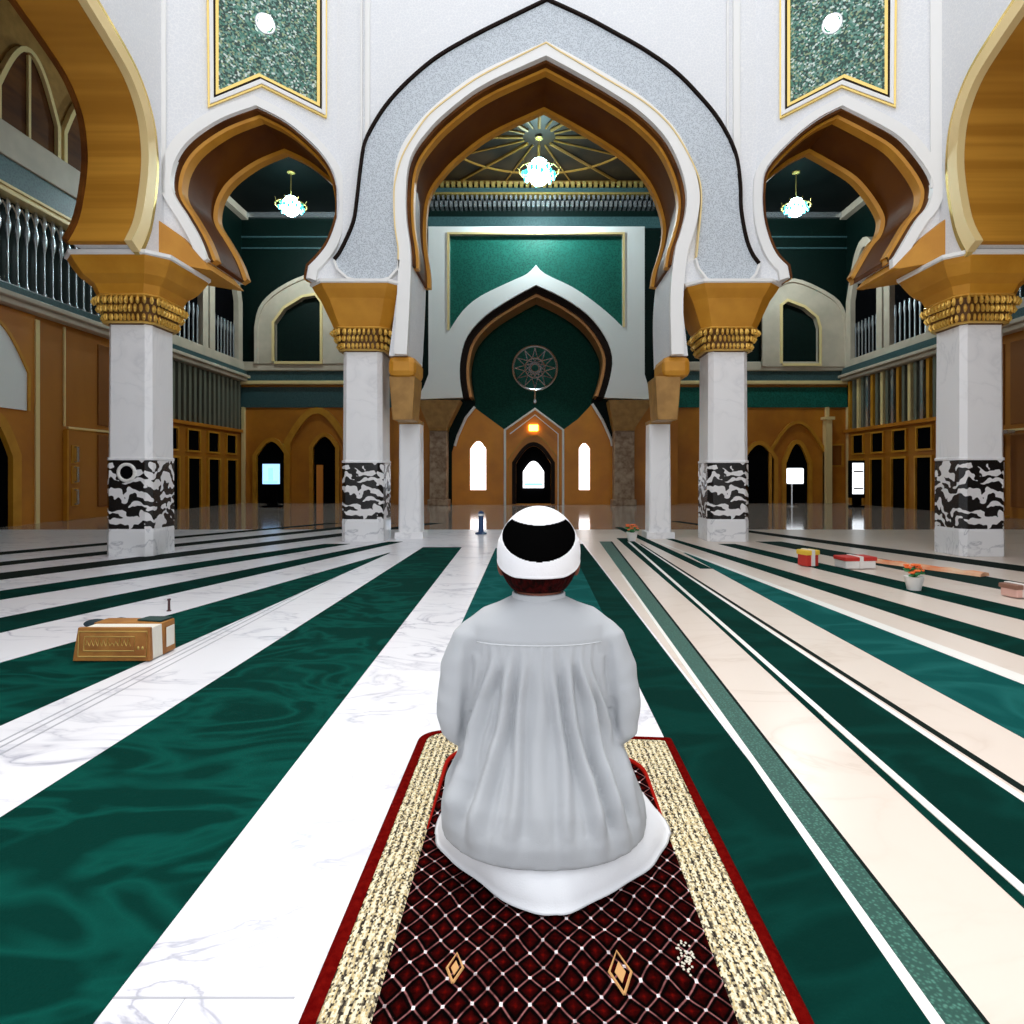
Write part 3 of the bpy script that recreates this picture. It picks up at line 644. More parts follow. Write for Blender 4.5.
for q in ((bu(828),bu(830),z0,z1),(bu(840),bu(842),z0,z1),(bu(830),bu(840),z1-.06,z1),(bu(830),bu(840),z0,z0+.06)): slab(PBk, *q, .05, .14, None, b)
obj('frame', b, M['gold'], w)
b = MB()
for px in (244,824,845): slab(PBk, bu(px), bu(px)+.09, 0, 3.4, .05, .2, None, b)
slab(PBk, bu(822), bu(828), 0, 3.0, .05, .3, None, b); slab(PBk, bu(820), bu(830), 2.95, 3.05, .05, .36, None, b)
trim(b, M['cream'])

def lwd(px, d): return F*(XL+d)/(px-CX)
# portal on the near left wall, door with handles
lw = lambda px: PLw.uz(px, 475)[0]
y0, y1 = lw(-75), lw(33)
t = thing('portal', 'ochre portal with a white arched panel above a dark doorway at the far left', 'doorway', PLw.pos(.1)(y0, 0))
b = MB(); slab(PLw, y0, lwd(35,.12), 0, 4.28, .066, .12, None, b); obj('surround', b, M['goldwall'], t)
lo = arched(y0+.25, lwd(27,.16), 2.30, 3.95, .9)
b = MB(); b.prism(lo, PLw.pos(.16), (-.04,0,0)); obj('white_panel', b, M['white'], t)
b = MB(); strip(b, lo, offset(lo, .06), PLw.pos(.19), (-.06,0,0)); obj('panel_moulding', b, M['gold'], t, smooth=True)
lo = arched(y0+.5, lwd(8,.16), 0, 2.05, .7)
b = MB(); b.prism(lo, PLw.pos(.16), (-.04,0,0)); obj('opening', b, M['black'], t)
b = MB(); strip(b, lo, offset(lo, .20), PLw.pos(.26), (-.13,0,0)); obj('door_arch', b, M['gold'], t, smooth=True)
b = MB(); slab(PLw, lwd(36,.15), lwd(40,.15), 0, 4.2, .066, .15, None, b); obj('pilaster', b, M['cream'], t)
d0, d1 = lw(62), lw(90)
t = thing('panelled_door', 'tall brown door with pale pull handles on the left wall beside the front column', 'door', PLw.pos(.06)(d0, 0))
rect('leaf', PLw, d0, d1, 0, 2.0, .14, M['brown'], t, .09, bevel=.01)
b = MB(); slab(PLw, d0-.04, d0, 0, 2.0, .06, .15, None, b); slab(PLw, d0, d1, 2.0, 2.02, .06, .16, None, b); obj('frame', b, M['gold'], t)
for z in (.35, .85, 1.3):
    y = lw(68); b = MB(); b.tube([PLw.pos(.14)(y,z), PLw.pos(.22)(y,z), PLw.pos(.22)(y,z+.32), PLw.pos(.14)(y,z+.32)], .028, 8); obj('handle', b, M['silver'], t, smooth=True)
    b = MB(); slab(PLw, y-.09, y+.09, z-.04, z+.36, .13, .16, None, b); obj('handle_plate', b, M['gold'], t)
d0, d1 = PRw.uz(1023,475)[0], PRw.uz(1004,475)[0]
t = thing('brass_post', 'upright brass strip post against the brown wall at the far right', 'post', (XR-.35, PRw.uz(1014,475)[0], 0))
y = PRw.uz(1014,475)[0]; b = MB(); b.box(XR-.40,XR-.30,y-.06,y+.06,.0,1.95); obj('post', b, M['cream'], t, bevel=.01)
b = MB(); b.box(XR-.48,XR-.22,y-.14,y+.14,0,.05); obj('foot', b, M['gold'], t)
b = MB(); b.box(XR-.44,XR-.26,y-.35,y+.35,1.95,2.03); obj('top_rail', b, M['silver'], t)

# ---------------------------------------------------------------- prayer niche wall
YM = 19.6; PM = Plane((-4.6,YM,0), (5.0,YM,0), (0,-1,0))
frame = [(417,400),(424,388),(429,375),(429,228),(644,228),(644,375),(648,388),(653,400)]
inn = smooth_line([(463,398),(460,378),(461,357),(468,336),(486,316),(512,299),(536,286),(562,298),(587,315),(604,336),(612,357),(610,378),(604,398)], 3, (6,))
outl = smooth_line([(450,331),(463,312),(481,297),(512,282),(527,275),(536,266),(545,275),(572,288),(594,303),(612,318),(622,328)], 3, (5,))
hole = [(450,236),(622,236)]+list(reversed(outl))
t = thing('prayer_niche', 'white framed prayer niche with green field and ochre gabled screen in the back hall', 'niche', (PM.pos()(PM.uz(536,400)[0],0)[0], YM, 0))
b = MB(); b.prism(PM.pts(frame+list(reversed(inn))), PM.pos(.12), (0,.35,0), holes=[PM.pts(hole)]); obj('white_surround', b, M['white'], t)
fr = [(429,229),(643,229)]
b = MB(); b.prism(PM.pts([(440,232),(632,232),(632,345),(607,345),(600,325),(536,280),(470,325),(463,345),(440,345)]), PM.pos(.0), (0,.1,0)); obj('tiled_field', b, M['green'], t)
b = MB(); l = PM.pts(hole[:2]+[hole[2]]); 
q = PM.pts([(450,331),(450,236),(622,236),(622,328)]); strip(b, q, offset(q, .07), PM.pos(.15), (0,.1,0)); obj('frame_beads', b, M['cream'], t)
il = PM.pts(inn); s = side_of(il)
il2 = [(il[0][0], 1.9)]+il+[(il[-1][0], 1.9)]
b = MB(); strip(b, il, offset(il, .20*s), PM.pos(.02), (0,.9,0)); obj('dark_reveal', b, M['bronze'], t, smooth=True)
b = MB(); o1 = offset(il, .20*s); strip(b, o1, offset(o1, .09*s), PM.pos(-.1), (0,.9,0)); obj('copper_rim', b, mat('copper_rim', (.62,.27,.09), .3, .4), t, smooth=True)
b = MB(); o2 = offset(o1, .085*s); g = [(o2[0][0],0)]+o2+[(o2[-1][0],0)]
b.prism(g, PM.pos(-1.35), (0,.1,0)); strip(b, o2, offset(o2, -.05*s), PM.pos(-.8), (0,.6,0)); obj('niche_back', b, mat('niche_green', (.003,.045,.032), .6, col2=(.008,.075,.054), scale=18, kind='voro', lo=.1, hi=.8, spec=.1), t)
# ogee lower reveal flaring out to the ochre screen
PN = Plane((-4.6,YM+1.2,0), (5.0,YM+1.2,0), (0,-1,0))
mc = PN.uz(535,368); c = Vector(PN.pos()(*mc)); md = MB()
R_ = 22*(YM+1.2)/F
def ring(b, r, w, y): b.tube([(c.x+r*math.cos(a), y, c.z+r*math.sin(a)) for a in [2*PI*k/40 for k in range(41)]], w, 6)
b = MB(); b.loft([[(c.x+r*math.cos(2*PI*k/40), y, c.z+r*math.sin(2*PI*k/40)) for k in range(40)] for r, y in ((R_,YM+1.32),(R_,YM+1.26),(R_*.9,YM+1.22))]); m_ = obj('medallion', b, M['green'], t)
b = MB(); ring(b, R_, .045, YM+1.22); ring(b, R_*.45, .025, YM+1.2); ring(b, R_*.18, .025, YM+1.2)
for k in range(12):
    a = 2*PI*k/12; a2 = a+2*PI*5/12
    b.tube([(c.x+R_*.92*math.cos(a), YM+1.2, c.z+R_*.92*math.sin(a)), (c.x+R_*.92*math.cos(a2), YM+1.2, c.z+R_*.92*math.sin(a2))], .018, 4)
b.tube([(c.x,YM+1.2,c.z-R_),(c.x,YM+1.2,c.z-R_-.35)], .03, 5); b.ell((c.x,YM+1.2,c.z-R_-.4),(.07,.04,.1),8,6)
obj('medallion_tracery', b, M['silver'], m_, smooth=True)
PS = Plane((-4.6,YM+.55,0), (5.0,YM+.55,0), (0,-1,0))
def su(px): return PS.uz(px,475)[0]
scr = [(452,507),(452,452),(457,437),(466,420),(475,408),(490,419),(505,430),(535,408),(563,430),(578,419),(592,404),(601,420),(611,440),(614,455),(614,507)]
def arch_px(x0, x1, y0, y1): return arched(su(x0), su(x1), PS.uz(0,y0)[1], PS.uz(0,y1)[1], (su(x1)-su(x0))*.5)
wl, wr, dr = arch_px(470,486,490,441), arch_px(579,590,490,443), arch_px(516,551,505.5,446)
dr = [(x, max(z, .03)) for x, z in dr]
SL = PS.pts(scr); SL = [(x, max(z, .0)) for x, z in SL]
b = MB(); b.prism(SL, PS.pos(), (0,.3,0), holes=[wl, wr, dr]); g = obj('gabled_screen', b, mat('deep_ochre', (.72,.26,.008), .45, .0, col2=(.60,.20,.006), scale=1.5), t)
ln = PS.pts([(505,505),(505,430),(535,409),(563,430),(563,505)])
b = MB(); b.tube([PS.pos(.05)(*q) for q in ln], .045, 6); b.tube([PS.pos(.05)(*q) for q in PS.pts([(510,434),(535,415),(558,434),(558,505)])], .02, 6)
b.tube([PS.pos(.05)(*q) for q in PS.pts([(455,446),(458,436),(466,418),(475,407)])], .05, 6); b.tube([PS.pos(.05)(*q) for q in PS.pts([(592,404),(602,420),(611,440),(612,446)])], .05, 6)
obj('white_gable_lines', b, M['white'], g, smooth=True)
for nm, l, m in (('lit_window_pane', wl, 'daylight'), ('lit_window_pane', wr, 'daylight')):
    b = MB(); b.prism(l, PS.pos(-.2), (0,.04,0)); obj(nm, b, M[m], g)
b = MB(); b.prism(dr, PS.pos(-.25), (0,.04,0)); obj('inner_door', b, M['black'], g)
b = MB(); strip(b, dr[:], offset(dr, .13), PS.pos(.06), (0,.2,0)); obj('door_arch', b, M['bronze'], g, smooth=True)
b = MB(); b.prism([(x,z) for x, z in arch_px(523,544,488,461)], PS.pos(-.18), (0,.05,0)); obj('door_window', b, M['daylight'], g)
b = MB(); slab(PS, su(524), su(543), PS.uz(0,486)[1], PS.uz(0,483)[1], -.18, -.1, None, b); obj('blue_strip', b, M['bluescreen'], g)
b = MB(); slab(PS, su(529), su(538), PS.uz(0,431)[1], PS.uz(0,425)[1], 0, .08, None, b); obj('amber_light', b, M['amberlamp'], g)
b = MB(); l = arch_px(509,558,505,436); l=[(x,max(z,.03)) for x,z in l]; strip(b, l, offset(l, .05), PS.pos(.04), (0,.1,0)); obj('arch_rib', b, M['gold'], g, smooth=True)
# stone piers under the niche frame
for px0, px1, a0, a1, lab in ((430,447,419,461,'left'),(614,634,608,652,'right')):
    p = thing('stone_pier', 'brown stone pier with flared head under the %s foot of the niche frame' % lab, 'pier', PM.pos(.0)(PM.uz((px0+px1)/2,475)[0], 0))
    x0 = PM.pos()(PM.uz(px0,475)[0],0)[0]; x1 = PM.pos()(PM.uz(px1,475)[0],0)[0]; X0 = PM.pos()(PM.uz(a0,475)[0],0)[0]; X1 = PM.pos()(PM.uz(a1,475)[0],0)[0]
    z1 = PM.uz(0,428)[1]; z2 = PM.uz(0,401)[1]
    b = MB(); b.box(x0,x1,YM-.1,YM+.4,0,z1-.1); b.box(x0-.06,x1+.06,YM-.15,YM+.45,0,.2); obj('shaft', b, M['stonepil'], p, bevel=.02)
    b = MB(); b.loft([[(x0,YM-.14,z1-.1),(x1,YM-.14,z1-.1),(x1,YM+.45,z1-.1),(x0,YM+.45,z1-.1)],[(x0-.02,YM-.16,z1),(x1+.02,YM-.16,z1),(x1+.02,YM+.46,z1),(x0-.02,YM+.46,z1)],[(X0,YM-.26,z2),(X1,YM-.26,z2),(X1,YM+.5,z2),(X0,YM+.5,z2)]]); obj('head', b, M['stonegold'], p)
# hall wall behind and beside the niche, with its cornice
b = MB(); slab(PM, 0, PM.uz(431,475)[0], 0, 3.6, -.9, -.7, None, b); slab(PM, PM.uz(636,475)[0], PM.L, 0, 3.6, -.9, -.7, None, b); struct('wall_niche_sides', b, M['goldwall'])
b = MB()
for z0, z1, d in ((9.75,10.15,.15),(10.95,11.1,.3)): slab(PBk, bu(405), bu(662), z0, z1, 0, d, None, b)
trim(b, M['teal'])
b = MB(); u = bu(408)
while u < bu(660):
    slab(PBk, u, u+.10, 10.42, 10.62, 0, .35, None, b); slab(PBk, u+.08, u+.16, 10.66, 10.80, 0, .4, None, b); u += .17
trim(b, M['silver'])
b = MB(); u = bu(408)
while u < bu(660): slab(PBk, u, u+.12, 11.12, 11.3, 0, .35, None, b); u += .2
slab(PBk, bu(405), bu(662), 10.84, 10.9, 0, .4, None, b); trim(b, M['goldtrim'])
# radiating gilt ribs of the hall ceiling
b = MB(); cc = (.28,18.4)
for k in range(16):
    a = 2*PI*k/16; r = 1/max(abs(math.cos(a))/4.2, abs(math.sin(a))/3.0)
    b.tube([(cc[0]+.5*math.cos(a), cc[1]+.5*math.sin(a), 11.36), (cc[0]+r*math.cos(a), cc[1]+r*math.sin(a), 11.36)], .03 if k % 2 else .05, 5)
for r in (2.2,):
    b.tube([(cc[0]+r*1.35*math.cos(2*PI*k/48), cc[1]+r*math.sin(2*PI*k/48), 11.35) for k in range(49)], .035, 5)
for y in (15.4,21.2): b.tube([(-4.1,y,11.34),(4.8,y,11.34)], .06, 6)
for k in range(12): b.tube([(-4.1+.8*k,10,11.36),(-4.1+.8*k,15.3,11.36)], .025, 5)
trim(b, mat('dull_gilt', (.22,.11,.015), .5, .1), smooth=True)

# ---------------------------------------------------------------- lamps
M['cyanhalo'] = mat('cyan_halo_glow', (.1,.6,.7), .3, emit=1.2, ecol=(.05,.55,.70))  # added glow: cyan beads stand in for the halo around the lamps
def pendant(x, y, z, r, ceil, lab, power, rad=.12):
    t = thing('pendant_lamp', lab, 'lamp', (x,y,z))
    b = MB(); b.ell((x,y,z), (r,r,r*1.15), 20, 12); obj('glowing_globe', b, M['lampglow'], t, smooth='all')
    b = MB(); b.tube([(x,y,z+r),(x,y,ceil)], .015, 6); b.lathe([(.02,0),(.12,.03),(.12,.06)], (x,y,ceil-.07), 12); obj('hanging_rod', b, M['goldtrim'], t, smooth=True)
    b = MB()
    b.tube([(x+r*1.7*math.cos(2*PI*k/24), y+r*1.7*math.sin(2*PI*k/24), z+.02) for k in range(25)], .02, 6)
    for k in range(8):
        a = 2*PI*k/8; b.tube([(x+r*.95*math.cos(a), y+r*.95*math.sin(a), z+.02), (x+r*1.7*math.cos(a), y+r*1.7*math.sin(a), z+.02), (x+r*1.8*math.cos(a), y+r*1.8*math.sin(a), z+.14)], .012, 5)
    obj('crown_ring', b, M['goldtrim'], t, smooth=True)
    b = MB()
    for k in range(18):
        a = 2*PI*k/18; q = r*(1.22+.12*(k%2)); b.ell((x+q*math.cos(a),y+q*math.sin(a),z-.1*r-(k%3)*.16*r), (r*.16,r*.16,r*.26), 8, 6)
    obj('halo_drops', b, M['cyanhalo'], t, smooth='all')
    ld = bpy.data.lights.new('lamp_light', 'POINT'); ld.energy = power; ld.shadow_soft_size = rad; ld.color = (.85,.97,1)
    lo = bpy.data.objects.new('lamp_light', ld); COL.objects.link(lo); lo.parent = t; lo.location = (0,0,-r*1.6)
def at(px, py, Y): return ((px-CX)*Y/F, Y, EYE+(CY-py)*Y/F)
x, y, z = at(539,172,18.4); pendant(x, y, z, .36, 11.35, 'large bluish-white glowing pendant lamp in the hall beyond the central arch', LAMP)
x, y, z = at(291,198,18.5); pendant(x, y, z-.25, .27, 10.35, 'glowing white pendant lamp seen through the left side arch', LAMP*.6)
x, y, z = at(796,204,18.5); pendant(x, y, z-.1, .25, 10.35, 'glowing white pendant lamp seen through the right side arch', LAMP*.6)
for P, px, py, lab in ((PL,264,27,'small white lamp reflection on the left mosaic panel, modelled as a glowing spot'), (PR,833,27,'small white lamp reflection on the right mosaic panel, modelled as a glowing spot')):
    u, z = P.uz(px, py); p = Vector(P.pos(.10)(u, z)); t = thing('lamp_glint', lab, 'lamp', p)  # lamp highlight on the mosaic, put in as a glowing disc with rim
    b = MB(); b.ell(p, (.10,.05,.11), 16, 10); obj('glint_spot', b, mat('glint_glow', (1,1,1), .5, emit=3, ecol=(.95,1,1)), t, smooth='all')
    b = MB(); b.tube([p-P.n*.03+P.t*.12*math.cos(a)+Vector((0,0,.13*math.sin(a))) for a in [2*PI*k/20 for k in range(21)]], .015, 6); obj('rim', b, M['silver'], t, smooth=True)
# warm wall washers hidden nowhere: visible sconces along the aisles
def sconce(P, u, z, lab, power):
    p = Vector(P.pos(.05)(u, z)); n = P.n
    t = thing('wall_sconce', lab, 'lamp', p)
    b = MB(); b.lathe([(.03,-.22),(.09,-.1),(.12,.12),(.10,.14)], p+n*.16, 12); obj('shade', b, mat('amber_shade', (1,.75,.4), .4, emit=2.5, ecol=(1,.62,.25)), t, smooth=True)
    b = MB(); b.tube([p, p+n*.1+Vector((0,0,-.2)), p+n*.16+Vector((0,0,-.22))], .02, 6); b.ell(p, (.06,.06,.09), 10, 8); obj('bracket', b, M['goldtrim'], t, smooth=True)
    ld = bpy.data.lights.new('sconce_light', 'POINT'); ld.energy = power; ld.shadow_soft_size = .1; ld.color = (1,.72,.42)
    lo = bpy.data.objects.new('sconce_light', ld); COL.objects.link(lo); lo.parent = t; lo.location = n*.45+Vector((0,0,.2))

# ---------------------------------------------------------------- things standing on the far floor
def stand(px, py0, py1, w, Y, lab, scr_m, zb):
    x = (px-CX)*Y/F; z0 = EYE+(CY-py1)*Y/F; z1 = EYE+(CY-py0)*Y/F; w = w*Y/F
    t = thing('display_stand', lab, 'display stand', (x,Y,0))
    b = MB(); b.box(x-w/2-.05,x+w/2+.05,Y-.05,Y+.12,z0-.12,z1+.08); obj('casing', b, M['black'], t, bevel=.01)
    b = MB(); b.box(x-w/2,x+w/2,Y-.07,Y-.04,z0,z1); s_ = obj('screen', b, scr_m, t)
    b = MB(); b.box(x-w*.3,x+w*.3,Y-.02,Y+.10,.06,z0-.1); b.box(x-w/2,x+w/2,Y-.12,Y+.2,0,.06); obj('foot', b, M['black'], t)
    return t, s_, x, z0, z1, w
t, s_, x, z0, z1, w = stand(857, 463, 494, 11, 18.5, 'white lit display stand with grey bars near the right corner of the hall', M['screen'], 0)
b = MB(); [b.box(x-w*.42, x+w*.42, 18.41, 18.43, z0+q*(z1-z0), z0+(q+.05)*(z1-z0)) for q in (.15,.7)]; obj('grey_bars', b, M['joint'], s_)
t, s_, x, z0, z1, w = stand(272, 464, 484, 17, 18.5, 'pale blue lit display stand in front of the left corner doorway', M['blueish'], 0)
b = MB(); b.box(x-w*.15, x+w*.15, 18.41, 18.43, z0+.1, z1-.12); b.box(x-w*.4, x+w*.4, 18.41, 18.43, z0+.02, z0+.09); obj('blue_panels', b, M['bluescreen'], s_)
x, y, z = at(795,475,19.2)
t = thing('standing_lantern', 'small white lantern on a thin pole before the narrow pointed doorway on the right', 'lantern', (x-.05,y,0))
b = MB(); b.box(x-.22,x+.22,y-.15,y+.15,.72,1.22); obj('lantern_box', b, M['screen'], t, bevel=.03)
b = MB(); b.tube([(x-.1,y,0),(x-.1,y,.74)], .03, 8); b.lathe([(.16,0),(.16,.03),(.03,.05)], (x-.1,y,0), 12); obj('pole', b, M['silver'], t, smooth=True)
x, y = floor_pt(481,534)
t = thing('queue_post', 'small dark blue post standing on the floor left of the seated man', 'post', (x,y,0))
b = MB(); b.lathe([(.10,0),(.10,.02),(.045,.04),(.04,.30),(.05,.31),(.05,.36),(.02,.39)], (x,y,0), 12); obj('post', b, mat('navy_enamel', (.02,.06,.16), .3), t, smooth=True)
b = MB(); b.lathe([(.052,.31),(.052,.345)], (x,y,0), 12); obj('ring', b, M['white'], t, smooth=True)
# flower pot and small items along the right side
orange = mat('orange_petals', (.85,.16,.03), .5); leafy = mat('leaf_green', (.03,.22,.06), .5); red = mat('red_cloth', (.55,.03,.02), .5); yellow = mat('yellow_cloth', (.85,.55,.05), .5); paper = mat('white_paper', (.85,.82,.78), .5)
def flowers(px, py, lab, s=1, pot=paper):
    x, y = floor_pt(px, py); t = thing('flower_pot', lab, 'flower pot', (x,y,0))
    b = MB(); b.lathe([(.07*s,0),(.10*s,.14*s),(.11*s,.16*s),(.09*s,.15*s)], (x,y,0), 14); obj('pot', b, pot, t, smooth=True)
    b = MB(); b2 = MB(); rr = random.Random(3)
    for k in range(14):
        a = rr.random()*2*PI; r = rr.random()*.11*s; h = (.20+rr.random()*.10)*s
        b.tube([(x,y,.13*s),(x+r*.6*math.cos(a),y+r*.6*math.sin(a),h*.8),(x+r*math.cos(a),y+r*math.sin(a),h)], .008*s, 4)
        b.ell((x+r*1.1*math.cos(a),y+r*1.1*math.sin(a),h*.85), (.035*s,.02*s,.015*s), 6, 4)
        for q in range(5): b2.ell((x+r*math.cos(a)+.02*s*math.cos(q*1.26),y+r*math.sin(a)+.02*s*math.sin(q*1.26),h), (.018*s,.018*s,.012*s), 6, 4)
    obj('leaves', b, leafy, t, smooth=True); obj('blossoms', b2, orange, t, smooth=True)
flowers(632, 541, 'orange flowers in a small white pot just right of the seated man\'s cap', .85)
flowers(914, 590, 'white bowl with orange flowers on the thin green strip at the right', .75)
def box_item(px, py, w, d, h, lab, body, lid, rz=.0):
    x, y = floor_pt(px, py); t = thing('gift_box', lab, 'box', (x,y,0)); t.rotation_euler.z = rz
    b = MB(); b.box(x-w/2,x+w/2,y-d/2,y+d/2,.006,h); obj('body', b, body, t, bevel=.01)
    b = MB(); b.box(x-w/2-.01,x+w/2+.01,y-d/2-.01,y+d/2+.01,h*.8,h+.02); l = obj('lid', b, lid, t, bevel=.008)
    b = MB(); b.box(x-.02,x+.02,y-d/2-.014,y+d/2+.014,.01,h+.026); obj('ribbon', b, paper, l)
box_item(855, 568, .34, .2, .11, 'white box with a red lid beyond the flowered bowl on the right', paper, red, .1)
box_item(808, 566, .16, .14, .16, 'small red box with a yellow lid on the floor right of the rear right column', red, yellow, .3)
box_item(1016, 597, .15, .14, .09, 'small pinkish box at the right edge of the picture', mat('pink_card', (.75,.45,.38), .5), mat('brown_card', (.25,.12,.08), .5), .2)
def towel(px0, py0, px1, py1, w, lab, m):
    (x0,y0),(x1,y1) = floor_pt(px0,py0), floor_pt(px1,py1); d = Vector((x1-x0,y1-y0,0)); L_ = d.length; d.normalize(); n = Vector((-d.y,d.x,0)); secs = []
    for k in range(13):
        p = Vector((x0,y0,0))+d*L_*k/12; h = .012+.02*abs(math.sin(k*1.9))
        secs.append([p-n*w/2+Vector((0,0,.007)), p+n*w/2+Vector((0,0,.007)), p+n*w*.42+Vector((0,0,h+.01)), p+Vector((0,0,h+.022)), p-n*w*.42+Vector((0,0,h+.008))])
    b = MB(); b.loft(secs); tag(obj('folded_cloth', b, m, smooth=True), lab, 'cloth')
towel(865,561,985,577,.16,'long orange-edged cream cloth lying between the white box and the right edge', mat('orange_cream_cloth', (.80,.55,.36), .8, col2=(.75,.22,.08), scale=5))
# ---------------------------------------------------------------- prayer rug
def rug_field():
    m = mat('rug_field', (0,0,0), 1, spec=.02); nt, N, L, p = nodes(m)
    tc = N.new('ShaderNodeTexCoord'); n = N.new('ShaderNodeTexNoise'); n.inputs['Scale'].default_value = 7; n.inputs['Detail'].default_value = 1; L.new(tc.outputs['Object'], n.inputs['Vector'])
    sx = N.new('ShaderNodeSeparateXYZ'); L.new(tc.outputs['Object'], sx.inputs[0])
    wb = math_n(N, L, 'MULTIPLY', math_n(N, L, 'SUBTRACT', n.outputs['Fac'], .5), .9)
    X = math_n(N, L, 'MULTIPLY', sx.outputs[0], 18.5); Y = math_n(N, L, 'MULTIPLY', sx.outputs[1], 15.5)
    a = math_n(N, L, 'ADD', math_n(N, L, 'ADD', X, Y), wb); c = math_n(N, L, 'SUBTRACT', math_n(N, L, 'SUBTRACT', X, Y), wb)
    da = math_n(N, L, 'ABSOLUTE', math_n(N, L, 'SUBTRACT', math_n(N, L, 'FRACT', a), .5)); dc = math_n(N, L, 'ABSOLUTE', math_n(N, L, 'SUBTRACT', math_n(N, L, 'FRACT', c), .5))
    mx = math_n(N, L, 'MAXIMUM', da, dc)                # .5 on the lattice lines
    sm = math_n(N, L, 'ADD', da, dc)                    # 1 on the knots
    r = N.new('ShaderNodeValToRGB'); e = r.color_ramp.elements; e[0].position = .0; e[0].color = (.10,.002,.001,1); e[1].position = .485; e[1].color = (.26,.10,.10,1)
    for q, cc in ((.12,(.035,.001,.001,1)),(.27,(.018,.0006,.0006,1)),(.34,(.0012,.0004,.0004,1)),(.445,(.002,.0005,.0005,1))): k = e.new(q); k.color = cc
    L.new(mx, r.inputs[0])
    kn = math_n(N, L, 'GREATER_THAN', sm, .88); m1 = N.new('ShaderNodeMix'); m1.data_type = 'RGBA'; L.new(kn, m1.inputs[0]); L.new(r.outputs[0], m1.inputs[6]); m1.inputs[7].default_value = (.78,.72,.74,1)
    v = N.new('ShaderNodeTexNoise'); v.inputs['Scale'].default_value = 55; v.inputs['Detail'].default_value = 2; L.new(tc.outputs['Object'], v.inputs['Vector'])
    m2 = N.new('ShaderNodeMix'); m2.data_type = 'RGBA'; m2.blend_type = 'MULTIPLY'; m2.inputs[0].default_value = 1
    r3 = N.new('ShaderNodeValToRGB'); r3.color_ramp.elements[0].position = .35; r3.color_ramp.elements[1].position = .6; r3.color_ramp.elements[0].color = (.35,.3,.3,1); L.new(v.outputs['Fac'], r3.inputs[0])
    L.new(m1.outputs[2], m2.inputs[6]); L.new(r3.outputs[0], m2.inputs[7]); L.new(m2.outputs[2], p.inputs['Base Color'])
    bp = N.new('ShaderNodeBump'); bp.inputs['Strength'].default_value = .6; bp.inputs['Distance'].default_value = .004; L.new(v.outputs['Fac'], bp.inputs['Height']); L.new(bp.outputs[0], p.inputs['Normal']); return m
def rug_border():
    m = mat('rug_border', (0,0,0), 1, spec=.02); nt, N, L, p = nodes(m)
    tc = N.new('ShaderNodeTexCoord'); mp = N.new('ShaderNodeMapping'); mp.inputs['Scale'].default_value = (260,170,1); L.new(tc.outputs['Object'], mp.inputs[0])
    v = N.new('ShaderNodeTexVoronoi'); v.inputs['Scale'].default_value = 1; v.inputs['Randomness'].default_value = .35; L.new(mp.outputs[0], v.inputs['Vector'])
    sp = N.new('ShaderNodeSeparateColor'); L.new(v.outputs['Color'], sp.inputs[0])
    sx = N.new('ShaderNodeSeparateXYZ'); L.new(tc.outputs['Object'], sx.inputs[0])
    st = math_n(N, L, 'MULTIPLY', math_n(N, L, 'SINE', math_n(N, L, 'MULTIPLY', sx.outputs[0], 330)), .26)
    r = N.new('ShaderNodeValToRGB'); e = r.color_ramp.elements; e[0].position = .0; e[0].color = (.03,.025,.02,1); e[1].position = 1; e[1].color = (.82,.74,.52,1)
    for q, cc in ((.22,(.12,.10,.07,1)),(.38,(.40,.34,.22,1)),(.55,(.58,.44,.20,1)),(.75,(.66,.60,.44,1))): k = e.new(q); k.color = cc
    L.new(math_n(N, L, 'ADD', sp.outputs[0], st), r.inputs[0]); L.new(r.outputs[0], p.inputs['Base Color'])
    bp = N.new('ShaderNodeBump'); bp.inputs['Strength'].default_value = .6; bp.inputs['Distance'].default_value = .004; L.new(v.outputs['Distance'], bp.inputs['Height']); L.new(bp.outputs[0], p.inputs['Normal']); return m
M['rugred'] = mat('rug_red', (.085,.001,.001), 1, spec=.01, col2=(.13,.003,.002), scale=60, bump=.3)
M['cordred'] = mat('cord_red', (.30,.008,.004), .9, spec=.05)
def rr(x0, x1, y0, y1, r, skew=0, n=8, right_r=None):
    """outline from the near left corner, up the left side, over the rounded far edge and down the right side"""
    P = [(x0, y0)]; r2 = r if right_r is None else right_r
    for k in range(n+1): a = PI-k/n*PI/2; P.append((x0+r+r*math.cos(a), y1-r+r*math.sin(a)))
    for k in range(n+1): a = PI/2-k/n*PI/2; P.append((x1+skew-r2+r2*math.cos(a), y1-.065-r2+r2*math.sin(a)))
    P.append((x1, y0)); return P
t = thing('prayer_rug', 'dark red patterned prayer rug with beige borders under the seated man', 'rug', (0,1.5,0))
o1 = rr(-.418,.508,.74,2.32,.085,.022,8,.012); o2 = rr(-.385,.478,.74,2.295,.07,.022,8,.012); o3 = rr(-.286,.372,.74,2.185,.15,.010,8,.15)
UP = lambda x, y: (x, y, .006)
b = MB(); b.prism(o1, lambda x, y: (x, y, .002), (0,0,.009)); obj('backing', b, M['rugred'], t)
def ribbon(a, c, prof):
    """cross-section laid along the outline; prof = [(0..1 across, height)]"""
    vs = []; fs = []; k = len(prof)
    for (x0, y0), (x1, y1) in zip(a, c):
        for s, h in prof: vs.append((x0+(x1-x0)*s, y0+(y1-y0)*s, h))
    for i in range(len(a)-1):
        for j in range(k-1): fs.append((i*k+j, (i+1)*k+j, (i+1)*k+j+1, i*k+j+1))
    return MB().add(vs, fs)
